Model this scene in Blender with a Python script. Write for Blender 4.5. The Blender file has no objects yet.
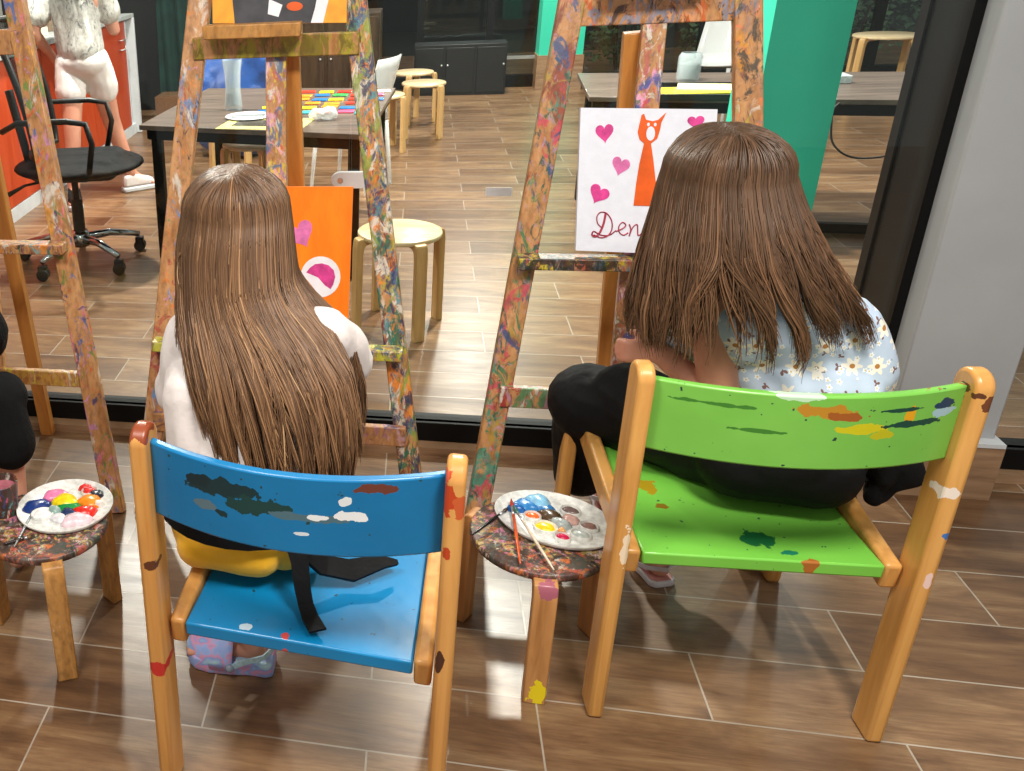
import bpy, bmesh, math, random
from mathutils import Vector, Matrix, Euler, noise
V = Vector
PI = math.pi
random.seed(7)
C = bpy.context.scene.collection
scn = bpy.context.scene

# ------------------------------------------------------------------ materials
def srgb(h):
    h = h.lstrip('#')
    c = [int(h[i:i+2], 16)/255 for i in (0, 2, 4)]
    return tuple([(x/12.92 if x <= .04045 else ((x+.055)/1.055)**2.4) for x in c]) + (1,)
class NT:
    def __init__(s, name):
        s.m = bpy.data.materials.new(name); s.m.use_nodes = True
        s.t = s.m.node_tree; s.n = s.t.nodes; s.l = s.t.links
        s.b = s.n['Principled BSDF']; s.out = s.n['Material Output']
        s._c = None
    def new(s, ty, **kw):
        n = s.n.new(ty)
        for k, v in kw.items():
            if k.startswith('i_'): n.inputs[k[2:].replace('_', ' ')].default_value = v
            else: setattr(n, k, v)
        return n
    def coord(s):
        if not s._c: s._c = s.n.new('ShaderNodeTexCoord').outputs['Object']
        return s._c
    def math(s, op, a, b=None, c=None):
        n = s.n.new('ShaderNodeMath'); n.operation = op
        for i, x in enumerate((a, b, c)):
            if x is None: continue
            if isinstance(x, (int, float)): n.inputs[i].default_value = x
            else: s.l.new(x, n.inputs[i])
        return n.outputs[0]
    def vmath(s, op, a, b=None):
        n = s.n.new('ShaderNodeVectorMath'); n.operation = op
        for i, x in enumerate((a, b)):
            if x is None: continue
            if isinstance(x, (tuple, list)): n.inputs[i].default_value = x
            else: s.l.new(x, n.inputs[i])
        return n.outputs['Value'] if op in ('LENGTH', 'DOT_PRODUCT') else n.outputs[0]
    def noise(s, scale, vec=None, off=0, detail=3, rough=.55, stretch=None, dist=0):
        v = vec or s.coord()
        if off: v = s.vmath('ADD', v, (off*3.1, off*1.7, off*2.3))
        if stretch: v = s.vmath('MULTIPLY', v, stretch)
        n = s.new('ShaderNodeTexNoise'); n.inputs['Scale'].default_value = scale
        n.inputs['Detail'].default_value = detail; n.inputs['Roughness'].default_value = rough
        n.inputs['Distortion'].default_value = dist
        s.l.new(v, n.inputs['Vector']); return n.outputs['Fac']
    def ramp(s, fac, stops, interp='LINEAR'):
        n = s.n.new('ShaderNodeValToRGB'); e = n.color_ramp; e.interpolation = interp
        while len(e.elements) < len(stops): e.elements.new(.5)
        for el, (p, c) in zip(e.elements, stops):
            el.position = p; el.color = c if not isinstance(c, (int, float)) else (c, c, c, 1)
        s.l.new(fac, n.inputs[0]); return n.outputs[0]
    def mix(s, f, a, b, mode='MIX'):
        n = s.n.new('ShaderNodeMix'); n.data_type = 'RGBA'; n.blend_type = mode
        for i, x in ((0, f), (6, a), (7, b)):
            if isinstance(x, (int, float, tuple)): n.inputs[i].default_value = x
            else: s.l.new(x, n.inputs[i])
        return n.outputs[2]
    def base(s, c):
        if isinstance(c, tuple): s.b.inputs['Base Color'].default_value = c
        else: s.l.new(c, s.b.inputs['Base Color'])
    def set(s, **kw):
        for k, v in kw.items():
            k = k.replace('_', ' ')
            if isinstance(v, (int, float, tuple)): s.b.inputs[k].default_value = v
            else: s.l.new(v, s.b.inputs[k])
        return s
    def bump(s, h, strength=.3, dist=.01):
        n = s.n.new('ShaderNodeBump'); n.inputs['Strength'].default_value = strength
        n.inputs['Distance'].default_value = dist
        s.l.new(h, n.inputs['Height']); s.l.new(n.outputs[0], s.b.inputs['Normal'])
def rgb(*a): return tuple(a) + (1,)

def plain(name, col, rough=.5, var=.12, scale=12, metal=0, bump=0, **kw):
    t = NT(name); c = srgb(col)
    d = tuple(x*(1-var) for x in c[:3]) + (1,); l = tuple(min(1, x*(1+var)) for x in c[:3]) + (1,)
    f = t.noise(scale)
    t.base(t.ramp(f, [(.35, d), (.65, l)])); t.set(Roughness=rough, Metallic=metal)
    if bump: t.bump(t.noise(scale*6, off=2), bump, .004)
    if kw: t.set(**kw)
    return t.m
def wood_color(t, light, dark, stretch=(14, 14, 1.2), scale=2.2):
    f = t.noise(scale, stretch=stretch, detail=5, dist=.6)
    return t.ramp(f, [(.3, srgb(dark)), (.7, srgb(light))])
def add_spots(t, col, spots):
    """worn paint marks: (centre, radii, colour) in the thing's own coordinates"""
    nz = t.new('ShaderNodeTexNoise'); nz.inputs['Scale'].default_value = 38; nz.inputs['Detail'].default_value = 4
    t.l.new(t.coord(), nz.inputs['Vector'])
    w = t.math('MULTIPLY', t.math('SUBTRACT', nz.outputs['Fac'], .5), 2.6)
    for c, r, hexc in spots:
        d = t.vmath('SUBTRACT', t.coord(), c)
        d = t.vmath('LENGTH', t.vmath('MULTIPLY', d, tuple(1/x for x in r)))
        m = t.math('LESS_THAN', t.math('ADD', d, w), 1.0)
        col = t.mix(m, col, srgb(hexc))
    return col
PAINTS = ['#c8452a', '#2f6f5a', '#e2882c', '#2c4f8c', '#d9d2c4', '#3a2620', '#b95f7a', '#c7a93a', '#5fa0a8', '#6b3f35']
def painted_wood(name, seed, dens=.5, light='#cf9c68', dark='#a8713f', paints=None, scale=11):
    t = NT(name); rnd = random.Random(seed)
    col = wood_color(t, light, dark)
    ps = list(paints or PAINTS); 
    if not paints: rnd.shuffle(ps)
    for i, h in enumerate(ps):
        f = t.noise(scale*rnd.uniform(.55, 1.7), off=seed*.37+i*1.31+.5, detail=6, rough=.68, dist=1.4, stretch=(1.5, 1.5, rnd.uniform(.45, .9)))
        th = .685 - dens*.19
        m = t.ramp(f, [(th, 0.), (th+.05, .88)])
        col = t.mix(m, col, srgb(h))
    gr = t.noise(70, off=seed+4, detail=3, stretch=(1, 1, .5))
    col = t.mix(t.ramp(gr, [(.3, .45), (.55, 0.)]), col, srgb('#5a3c2a'))
    t.base(col); t.set(Roughness=.42)
    t.bump(t.noise(60, off=seed, detail=3), .25, .004)
    return t.m
def painted_panel(name, col, col2, spots, rough=.3):
    t = NT(name)
    f = t.noise(5, detail=4)
    c = t.ramp(f, [(.3, srgb(col)), (.7, srgb(col2))])
    sp = t.noise(55, off=3, detail=2); m = t.ramp(sp, [(.705, 0.), (.715, 1.)])
    c = t.mix(m, c, srgb('#25423c'))
    c = add_spots(t, c, spots)
    t.base(c); t.set(Roughness=rough); t.bump(t.noise(30, off=5), .08, .004)
    return t.m
def varnish(name, light='#dca763', dark='#b97f3e', spots=(), rough=.32, stretch=(14, 14, 1.2)):
    t = NT(name); c = wood_color(t, light, dark, stretch)
    if spots: c = add_spots(t, c, spots)
    t.base(c); t.set(Roughness=rough); return t.m

M = {}
def mk_floor():
    t = NT('wood_look_tile')
    v = t.vmath('ADD', t.coord(), (-.320+.738*60.5, -1.518+.214*60, 0))
    b = t.new('ShaderNodeTexBrick'); t.l.new(v, b.inputs['Vector'])
    b.offset = .5; b.offset_frequency = 2; b.squash = 1
    for k, x in (('Scale', 1), ('Brick Width', .738), ('Row Height', .214), ('Mortar Size', .0022), ('Mortar Smooth', .1), ('Bias', 0)):
        b.inputs[k].default_value = x
    b.inputs['Color1'].default_value = (0, 0, 0, 1); b.inputs['Color2'].default_value = (1, 1, 1, 1); b.inputs['Mortar'].default_value = (.5, .5, .5, 1)
    rv = b.outputs['Color']
    sh = t.vmath('MULTIPLY', rv, (7, 5, 3)); gv = t.vmath('ADD', t.coord(), sh)
    g = t.noise(2.2, vec=gv, stretch=(1, 4.5, 1), detail=8, rough=.62, dist=1.1)
    g2 = t.noise(12, vec=gv, stretch=(1, 14, 1), off=2, detail=5, rough=.7)
    c = t.ramp(g, [(.26, srgb('#543c2a')), (.5, srgb('#88694c')), (.76, srgb('#ab8f6c'))])
    c = t.mix(t.ramp(g2, [(.36, .40), (.6, 0.)]), c, srgb('#553b2a'))
    tint = t.ramp(rv, [(0, srgb('#c9bdb2')), (1, srgb('#ffffff'))])
    c = t.mix(1., c, tint, 'MULTIPLY')
    mort = t.ramp(b.outputs['Fac'], [(.3, 0.), (.7, 1.)])
    c = t.mix(mort, c, t.ramp(g, [(.3, srgb('#8f8374')), (.7, srgb('#aca193'))]))
    t.base(c)
    t.set(Roughness=t.ramp(g, [(.3, .36), (.7, .29)]))
    t.bump(t.math('SUBTRACT', t.math('MULTIPLY', g, .6), b.outputs['Fac']), .18, .004)
    return t.m
M['floor'] = mk_floor()
M['plinth'] = varnish('wood_tile_plinth', '#a58566', '#7c5e44', rough=.45, stretch=(2, 2, 16))
def mk_plaster(n, a, b):
    t = NT(n); f = t.noise(3, detail=5); t.base(t.ramp(f, [(.3, srgb(a)), (.7, srgb(b))]))
    t.set(Roughness=.55); t.bump(t.noise(90), .08, .003); return t.m
M['gray_wall'] = mk_plaster('grey_plaster', '#9fa3a6', '#a9adb0')
M['white_wall'] = mk_plaster('white_plaster', '#c9c7c0', '#d6d4cd')
M['teal'] = mk_plaster('teal_plaster', '#27c2a2', '#2fcdac')
M['black_metal'] = plain('black_metal', '#08090a', .5)
M['black_rubber'] = plain('black_rubber', '#141414', .6)
M['black_plastic'] = plain('black_plastic', '#0e0f11', .45)
M['dark_wall'] = plain('dark_wall', '#08090b', .6)
M['chrome'] = plain('chrome', '#c8ccd0', .15, metal=1)
M['steel'] = plain('brushed_steel', '#b9bcbd', .35, metal=.8)
M['black_metal'].node_tree.nodes['Principled BSDF'].inputs['Specular IOR Level'].default_value = .2
def mk_glass():
    t = NT('clear_glass')
    t.n.remove(t.b)
    tr = t.new('ShaderNodeBsdfTransparent'); tr.inputs[0].default_value = (.93, .96, .95, 1)
    gl = t.new('ShaderNodeBsdfGlossy'); gl.inputs['Roughness'].default_value = .01
    gl.inputs['Color'].default_value = (.9, 1, .97, 1)
    fr = t.new('ShaderNodeFresnel'); fr.inputs['IOR'].default_value = 1.45
    f = t.math('MULTIPLY', fr.outputs[0], .5)
    mx = t.new('ShaderNodeMixShader')
    t.l.new(f, mx.inputs[0]); t.l.new(tr.outputs[0], mx.inputs[1]); t.l.new(gl.outputs[0], mx.inputs[2])
    t.l.new(mx.outputs[0], t.out.inputs[0]); return t.m
M['glass'] = mk_glass()
def mk_clear(name, col, a):
    t = NT(name); t.base(srgb(col)); t.set(Roughness=.08, Alpha=a, IOR=1.45); return t.m
M['vase_glass'] = mk_clear('vase_glass', '#c7d3d8', .35)
M['clear_plastic'] = mk_clear('frosted_plastic', '#e6e9ea', .55)
M['birch'] = varnish('birch_stool', '#cfa971', '#b08750', rough=.35)
M['birch_top'] = varnish('birch_seat_veneer', '#dfcba6', '#c9b084', rough=.3, stretch=(2, 16, 8))
M['table_top'] = varnish('grey_brown_tabletop', '#74645a', '#4d423c', rough=.28, stretch=(1.5, 14, 8))
M['orange_door'] = varnish('orange_laminate', '#c04a26', '#a93818', rough=.3, stretch=(6, 6, .8))
M['counter'] = plain('grey_counter', '#a9adab', .35, .2, 30)
M['white_lam'] = plain('white_laminate', '#c9cdd0', .4, .05)
M['canvas_w'] = plain('white_canvas', '#dfe3ee', .7, .03, 40, bump=.1)
M['pink'] = plain('pink_paint', '#d0408c', .4, .25, 40)
M['lpink'] = plain('light_pink_paint', '#dc74ae', .4, .2, 40)
M['cat_orange'] = plain('orange_paint', '#dd5a10', .45, .12, 20)
M['crimson'] = plain('crimson_paint', '#a52a45', .45, .15, 30)
M['white_paint'] = plain('white_paint', '#eceaf0', .35, .06, 20)
def mk_orange():
    t = NT('orange_canvas_paint'); f = t.noise(6, stretch=(3, 3, .7), detail=5)
    t.base(t.ramp(f, [(.3, srgb('#f57206')), (.7, srgb('#ff8a10'))])); t.set(Roughness=.4)
    t.bump(t.noise(40, stretch=(3, 3, .6)), .3, .003); return t.m
M['canvas_o'] = mk_orange()
M['dark_paint'] = plain('charcoal_paint', '#3c3c42', .45, .3, 20)
M['amber_paint'] = plain('amber_paint', '#f2a52c', .45, .15, 20)
def skin(n, a, b):
    t = NT(n); t.base(t.ramp(t.noise(9, detail=4), [(.35, srgb(b)), (.65, srgb(a))]))
    t.set(Roughness=.48); t.b.inputs['Subsurface Weight'].default_value = .12
    t.b.inputs['Subsurface Radius'].default_value = (.02, .008, .005)
    t.bump(t.noise(220), .06, .002); return t.m
M['skin'] = skin('skin', '#d79c83', '#c78a72')
def fabric(n, a, b=None, rough=.85, sheen=.2):
    t = NT(n); t.base(t.ramp(t.noise(7, detail=4), [(.35, srgb(b or a)), (.65, srgb(a))]))
    t.set(Roughness=rough); t.b.inputs['Sheen Weight'].default_value = sheen
    w = t.new('ShaderNodeTexWave'); w.inputs['Scale'].default_value = 180; t.l.new(t.coord(), w.inputs[0])
    h = t.math('ADD', t.math('MULTIPLY', w.outputs['Fac'], .15), t.noise(26, off=1, detail=3))
    h = t.math('ADD', h, t.math('MULTIPLY', t.noise(9, off=4, detail=2, stretch=(1.6, 1.6, .5), dist=.8), 1.5))
    t.bump(h, .35, .016); return t.m
M['white_cotton'] = fabric('white_cotton', '#e9e2df', '#ded5d2')
M['yellow_cotton'] = fabric('yellow_cotton', '#ffc11c', '#f5ae0c')
M['black_cotton'] = fabric('black_cotton', '#0f1012', '#0a0b0d', sheen=0)
M['black_satin'] = fabric('black_satin', '#0d0e11', '#08090b', rough=.65, sheen=0)
M['blue_bag'] = fabric('blue_nylon', '#174f9c', '#0f3c80', rough=.4)
M['green_cloth'] = fabric('dark_green_cloth', '#123a33', '#0c2a26', sheen=0)
for q in ('black_satin', 'black_cotton'): M[q].node_tree.nodes['Principled BSDF'].inputs['Specular IOR Level'].default_value = .2
def mk_floral():
    t = NT('floral_cotton'); base = srgb('#b9cbe0')
    p = t.coord()
    def flowers(scale, off, n, r, amp, c_pet, c_mid, base):
        pv = t.vmath('ADD', p, (off, off*.7, off*1.3))
        pv = t.vmath('MULTIPLY', pv, (1, .35, 1))
        v = t.new('ShaderNodeTexVoronoi'); v.inputs['Scale'].default_value = scale; v.inputs['Randomness'].default_value = .75
        t.l.new(pv, v.inputs['Vector'])
        q = t.vmath('SUBTRACT', t.vmath('MULTIPLY', pv, (scale,)*3), t.vmath('MULTIPLY', v.outputs['Position'], (scale,)*3))
        s = t.new('ShaderNodeSeparateXYZ'); t.l.new(q, s.inputs[0])
        an = t.math('ARCTAN2', s.outputs['Z'], s.outputs['X'])
        rad = t.math('SQRT', t.math('ADD', t.math('MULTIPLY', s.outputs['X'], s.outputs['X']), t.math('MULTIPLY', s.outputs['Z'], s.outputs['Z'])))
        pet = t.math('ADD', r, t.math('MULTIPLY', t.math('COSINE', t.math('MULTIPLY', an, n)), amp))
        rnd = t.new('ShaderNodeSeparateColor'); t.l.new(v.outputs['Color'], rnd.inputs[0])
        on = t.math('GREATER_THAN', rnd.outputs[0], .3)
        m = t.math('MULTIPLY', t.math('LESS_THAN', rad, pet), on)
        c = t.mix(m, base, srgb(c_pet))
        m2 = t.math('MULTIPLY', t.math('LESS_THAN', rad, r*.34), on)
        return t.mix(m2, c, srgb(c_mid))
    c = flowers(30, 3.3, 3, .13, .10, '#7a5a55', '#7a5a55', base)
    c = flowers(19, 0.7, 6, .27, .08, '#eeeadd', '#b07a3c', c)
    c = flowers(44, 5.1, 5, .2, .05, '#e9eef2', '#d8c26a', c)
    t.base(c); t.set(Roughness=.8); t.bump(t.noise(24, detail=3), .3, .01); return t.m
M['floral'] = mk_floral()
def mk_hair(n, root, mid, tip):
    t = NT(n); a = t.new('ShaderNodeAttribute'); a.attribute_name = 'tint'; a.attribute_type = 'GEOMETRY'
    s = t.new('ShaderNodeSeparateColor'); t.l.new(a.outputs['Color'], s.inputs[0])
    c = t.ramp(s.outputs[0], [(0, srgb(root)), (.5, srgb(mid)), (1, srgb(tip))])
    t.base(c); t.set(Roughness=.44); t.b.inputs['Specular IOR Level'].default_value = .5; return t.m
M['hair_blonde'] = mk_hair('dark_blonde_hair', '#573d29', '#936c49', '#d0a97c')
M['hair_brown'] = mk_hair('brown_hair', '#46311f', '#78563b', '#aa825e')
def mk_clog():
    t = NT('pastel_marbled_foam'); f = t.noise(14, detail=2, dist=1.2)
    t.base(t.ramp(f, [(.3, srgb('#86a0dc')), (.46, srgb('#9db4ea')), (.52, srgb('#dd96b6')), (.57, srgb('#8aa4e0')), (.68, srgb('#b9dce6'))]))
    t.set(Roughness=.4); return t.m
M['clog'] = mk_clog()
M['sandal'] = plain('white_grey_sandal', '#c9c6cc', .4)
M['insole'] = plain('pink_insole', '#c58b85', .6)
def leaf_mat(n, a, b):
    t = NT(n); t.base(t.ramp(t.noise(3), [(.4, srgb(a)), (.6, srgb(b))])); t.set(Roughness=.6); return t.m
M['leaf'] = leaf_mat('garden_leaves', '#39503a', '#6d8a68')
M['outdoor'] = plain('dark_soil', '#14160f', .9)

# ------------------------------------------------------------------ mesh helpers
def finish(name, bm, mat, parent=None, loc=None, bevel=0, smooth=False, seg=2, recalc=True):
    if recalc: bmesh.ops.recalc_face_normals(bm, faces=bm.faces)
    me = bpy.data.meshes.new(name); bm.to_mesh(me); bm.free()
    for m in (mat if isinstance(mat, (list, tuple)) else [mat]): me.materials.append(M[m] if isinstance(m, str) else m)
    o = bpy.data.objects.new(name, me); C.objects.link(o)
    if parent: o.parent = parent
    if loc is not None: o.location = loc
    if bevel:
        b = o.modifiers.new('bevel', 'BEVEL'); b.width = bevel; b.segments = seg; b.limit_method = 'ANGLE'; b.angle_limit = .7
    if smooth or bevel:
        for p in me.polygons: p.use_smooth = True
        if not smooth or smooth == 'auto':
            try: me.set_sharp_from_angle(angle=.8)
            except Exception: pass
    return o
def thing(name, label, cat, loc=(0, 0, 0), rz=0, group=None):
    o = bpy.data.objects.new(name, None); C.objects.link(o); o.empty_display_size = .1
    o.location = loc; o.rotation_euler = (0, 0, rz); o['label'] = label; o['category'] = cat
    if group: o['group'] = group
    return o
def tag(o, label, cat, group=None):
    o['label'] = label; o['category'] = cat
    if group: o['group'] = group
    return o
def struct(o): o['kind'] = 'structure'; return o
def dup(root, loc, rz=0, label=None, group=None):
    r = root.copy(); C.objects.link(r); r.location = loc; r.rotation_euler = (0, 0, rz)
    if label: r['label'] = label
    if group: r['group'] = group
    for ch in list(root.children):
        c = ch.copy(); C.objects.link(c); c.parent = r
        for g in list(ch.children):
            d = g.copy(); C.objects.link(d); d.parent = c
    return r
def box(bm, c, s, rot=None, mi=0):
    m = Matrix.Translation(V(c)) @ (rot.to_matrix().to_4x4() if isinstance(rot, Euler) else (rot or Matrix())) @ Matrix.Diagonal((*s, 1))
    r = bmesh.ops.create_cube(bm, size=1, matrix=m)
    for f in {f for v in r['verts'] for f in v.link_faces}: f.material_index = mi
    return r['verts']
def B(*boxes):
    bm = bmesh.new()
    for b in boxes: box(bm, *b)
    return bm
def frame_of(d, up=V((0, 0, 1))):
    z = d.normalized(); x = up.cross(z)
    if x.length < 1e-4: x = V((1, 0, 0))
    x.normalize(); y = z.cross(x); return x, y, z
def beam(bm, p0, p1, w, t, front=V((0, -1, 0)), ext=0):
    """board from p0 to p1; width w lies across 'front', thickness t along it"""
    p0, p1 = V(p0), V(p1); z = (p1-p0).normalized(); p0 = p0 - z*ext; p1 = p1 + z*ext
    x = front.cross(z).normalized(); y = z.cross(x)
    vs = []
    for p in (p0, p1):
        for a, b in ((-1, -1), (1, -1), (1, 1), (-1, 1)): vs.append(bm.verts.new(p + x*a*w/2 + y*b*t/2))
    f = [(0, 1, 2, 3), (7, 6, 5, 4), (0, 4, 5, 1), (1, 5, 6, 2), (2, 6, 7, 3), (3, 7, 4, 0)]
    for q in f: bm.faces.new([vs[i] for i in q])
def tube(bm, pts, r, n=8, caps=True, mi=0, flat=None):
    pts = [V(p) for p in pts]; rs = r if isinstance(r, (list, tuple)) else [r]*len(pts)
    rings = []; px = None
    for i, p in enumerate(pts):
        d = (pts[min(i+1, len(pts)-1)] - pts[max(i-1, 0)])
        if d.length < 1e-9: d = V((0, 0, 1))
        d.normalize()
        if px is None: x, y, _ = frame_of(d)
        else:
            x = px - d*px.dot(d)
            if x.length < 1e-6: x, y, _ = frame_of(d)
            x.normalize(); y = d.cross(x)
        px = x
        fy = flat or 1
        rings.append([bm.verts.new(p + x*math.cos(2*PI*k/n)*rs[i] + y*math.sin(2*PI*k/n)*rs[i]*fy) for k in range(n)])
    for a, b in zip(rings, rings[1:]):
        for k in range(n):
            f = bm.faces.new((a[k], a[(k+1) % n], b[(k+1) % n], b[k])); f.material_index = mi
    if caps:
        for rg in (rings[0][::-1], rings[-1]): bm.faces.new(rg).material_index = mi
    return rings
def lathe(bm, prof, n=32, c=(0, 0, 0), sx=1, sy=1, mi=0):
    c = V(c); rings = []
    for r, z in prof:
        if r < 1e-6: rings.append([bm.verts.new(c + V((0, 0, z)))])
        else: rings.append([bm.verts.new(c + V((r*sx*math.cos(2*PI*k/n), r*sy*math.sin(2*PI*k/n), z))) for k in range(n)])
    for a, b in zip(rings, rings[1:]):
        for k in range(n):
            k2 = (k+1) % n
            vs = [a[0]] if len(a) == 1 else [a[k], a[k2]]
            vs += [b[0]] if len(b) == 1 else [b[k2], b[k]]
            if len(vs) > 2: bm.faces.new(vs).material_index = mi
def prism(bm, poly, fn, t, mi=0):
    """2-D outline poly; fn(u, v, w) -> point; thickness t"""
    a = [bm.verts.new(fn(u, v, 0)) for u, v in poly]; b = [bm.verts.new(fn(u, v, t)) for u, v in poly]
    bm.faces.new(a[::-1]).material_index = mi; bm.faces.new(b).material_index = mi
    n = len(a)
    for i in range(n): bm.faces.new((a[i], a[(i+1) % n], b[(i+1) % n], b[i])).material_index = mi
def splat(bm, c, r, h, seed=0, n=22, sy=1, mi=0, amp=.22):
    """irregular domed dab of paint"""
    rnd = random.Random(seed); ph = [rnd.uniform(0, 6.28) for _ in range(3)]
    c = V(c); top = bm.verts.new(c + V((0, 0, h))); prev = [top]
    for k, (fr, fz) in enumerate(((.45, .93), (.8, .6), (1, 0), (.98, -.15))):
        ring = []
        for i in range(n):
            a = 2*PI*i/n; q = 1 + amp*(math.sin(2*a+ph[0])*.6 + math.sin(3*a+ph[1])*.4 + math.sin(5*a+ph[2])*.3)
            ring.append(bm.verts.new(c + V((math.cos(a)*r*fr*q, math.sin(a)*r*fr*q*sy, h*fz))))
        for i in range(n):
            vs = [prev[0], ring[i], ring[(i+1) % n]] if len(prev) == 1 else [prev[i], ring[i], ring[(i+1) % n], prev[(i+1) % n]]
            bm.faces.new(vs).material_index = mi
        prev = ring
def blob(name, items, mat, parent=None, voxel=.006, smooth=4, fold=None, loc=(0, 0, 0)):
    """one continuous surface grown over tapered limbs ('c') and ellipsoids ('e')"""
    bm = bmesh.new()
    for it in items:
        if it[0] == 'c':
            _, p0, p1, r0, r1 = it; p0, p1 = V(p0), V(p1); d = p1-p0; L = d.length
            x, y, z = frame_of(d) if L > 1e-6 else (V((1, 0, 0)), V((0, 1, 0)), V((0, 0, 1)))
            prof = [(-r0, 0)]
            N = 14; rings = []
            st = [(-math.cos(a)*r0, math.sin(a)*r0) for a in (0, .4, .8, 1.2, 1.57)] + [(L+math.sin(a)*r1, math.cos(a)*r1) for a in (0, .4, .8, 1.2, 1.57)]
            for h, r in st:
                r = max(r, 1e-5)
                rings.append([bm.verts.new(p0 + z*h + x*r*math.cos(2*PI*k/N) + y*r*math.sin(2*PI*k/N)) for k in range(N)])
            for a, b in zip(rings, rings[1:]):
                for k in range(N): bm.faces.new((a[k], a[(k+1) % N], b[(k+1) % N], b[k]))
            bm.faces.new(rings[0][::-1]); bm.faces.new(rings[-1])
        else:
            _, c, r = it[:3]; e = Euler(it[3]) if len(it) > 3 else Euler()
            m = Matrix.Translation(V(c)) @ e.to_matrix().to_4x4() @ Matrix.Diagonal((*r, 1))
            bmesh.ops.create_icosphere(bm, subdivisions=3, radius=1, matrix=m)
    me = bpy.data.meshes.new(name); bm.to_mesh(me); bm.free()
    o = bpy.data.objects.new(name, me); C.objects.link(o)
    rm = o.modifiers.new('r', 'REMESH'); rm.mode = 'VOXEL'; rm.voxel_size = voxel
    sm = o.modifiers.new('s', 'SMOOTH'); sm.iterations = smooth; sm.factor = .5
    dg = bpy.context.evaluated_depsgraph_get(); dg.update()
    me2 = bpy.data.meshes.new_from_object(o.evaluated_get(dg)); o.modifiers.clear(); o.data = me2
    bpy.data.meshes.remove(me); me2.name = name
    if fold:
        amp, sc, st = fold
        ns = [v.normal.copy() for v in me2.vertices]
        for v, n in zip(me2.vertices, ns):
            q = V((v.co.x*st[0], v.co.y*st[1], v.co.z*st[2]))*sc
            f = noise.fractal(q + V((3.1, 1.7, 9.2)), 1.0, 2.0, 2)
            v.co += n*f*amp*.9
    for p in me2.polygons: p.use_smooth = True
    me2.materials.append(M[mat] if isinstance(mat, str) else mat)
    if parent: o.parent = parent
    o.location = loc
    return o

# ------------------------------------------------------------------ setting
def st_box(name, c, s, mat, parent=None, bevel=0):
    o = finish(name, B((c, s)), mat, parent, bevel=bevel)
    return struct(o) if not parent else o
st_box('floor', (0.6, 5.8, -.03), (11, 15, .06), 'floor')
st_box('wall_left', (-4.3, 5.8, 1.55), (.1, 15, 3.1), 'white_wall')
st_box('wall_back', (-2.6, 9.6, 1.55), (3.3, .12, 3.1), 'dark_wall')
st_box('wall_right', (1.525, 2.865, 1.64), (.27, .17, 2.92), 'gray_wall', bevel=.004)
o = finish('trim_3', B(((1.525, 2.85, .18), (.295, .215, .012))), 'white_lam'); struct(o)
st_box('baseboard_right', (1.525, 2.85, .087), (.30, .21, .174), 'plinth')
# kerb of tiles under the partition
st_box('trim_1', (-1.25, 2.90, .0155), (5.2, .22, .031), 'plinth')
st_box('trim_2', (2.9, 2.93, .0155), (2.42, .16, .031), 'plinth')
def glass_wall(name, x0, x1, y, joints, post):
    w = bpy.data.objects.new(name, None); C.objects.link(w); w['kind'] = 'structure'
    finish('window_frame', B((((x0+x1)/2, y-.012, .066), (x1-x0, .075, .07)), (((x0+x1)/2, y-.03, .095), (x1-x0, .02, .012))), 'black_metal', w, bevel=.002)
    xs = [x0] + joints + [x1]
    for a, b in zip(xs, xs[1:]):
        finish('glass_pane', B((((a+b)/2, y, 1.6), (b-a-.006, .010, 3.0))), 'glass', w)
    for px, py, sx, sy in post:
        finish('window_post', B(((px, py, 1.565), (sx, sy, 3.07))), 'black_metal', w, bevel=.003)
    return w
gw = glass_wall('window_1', -4.2, 1.385, 2.885, [-1.9, -.19], [(1.40, 2.995, .07, .26), (1.368, 3.10, .02, .05)])
glass_wall('window_2', 1.70, 4.1, 2.93, [], [(1.69, 2.94, .03, .05)])
# far end: dark windows onto the garden, teal pillars
far = bpy.data.objects.new('window_3', None); C.objects.link(far); far['kind'] = 'structure'
finish('glass_pane', B(((3.2, 10.55, 1.5), (6.4, .012, 2.9))), 'glass', far)
for x in (0.02, .72, 2.25, 2.75, 3.5, 4.25, 5.1):
    finish('window_post', B(((x, 10.53, 1.5), (.07, .09, 3.0))), 'black_metal', far)
finish('window_frame', B(((2.9, 10.53, .06), (7.0, .1, .12))), 'black_metal', far)
finish('window_frame', B(((.6, 10.50, .30), (1.2, .05, .03))), 'steel', far)
st_box('wall_far', (1.40, 10.42, 1.72), (.42, .3, 2.76), 'teal')
st_box('baseboard_far', (1.40, 10.41, .17), (.44, .32, .34), 'plinth')
st_box('wall_middle', (1.475, 4.38, 1.61), (.275, .36, 2.98), 'teal')
st_box('baseboard_middle', (1.475, 4.38, .06), (.285, .37, .12), 'plinth')
g = finish('ground', B(((3, 14.5, -.2), (14, 7.6, .1))), 'outdoor'); struct(g)
st_box('wall_garden', (3, 18, 1.5), (14, .2, 4), 'dark_wall')

# hinge clamp and sticker on the glass
t = thing('glass_clamp', 'white metal hinge clamp fixed on the glass joint beside the orange canvas', 'clamp', (-.185, 2.862, .925))
bm = bmesh.new(); ol = [(.034*math.cos(a)-.03, .026*math.sin(a)) for a in [PI/2+PI*i/10 for i in range(11)]] + [(.045, -.026), (.045, .026)]
prism(bm, ol, lambda u, v, w: V((u, w, v)), .016); finish('plate', bm, 'white_lam', t, bevel=.002)
bm = bmesh.new(); lathe(bm, [(0, .003), (.008, .003), (.009, 0)], 16); bmesh.ops.rotate(bm, verts=bm.verts, matrix=Matrix.Rotation(PI/2, 3, 'X'))
finish('screw', bm, 'steel', t, loc=(-.034, 0, 0))
o = finish('glass_sticker', B(((0, 0, 0), (.075, .002, .026))), 'white_lam', loc=(.255, 2.878, .885))
tag(o, 'small pale blue sticker strip stuck on the glass between two easels', 'sticker')

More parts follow.
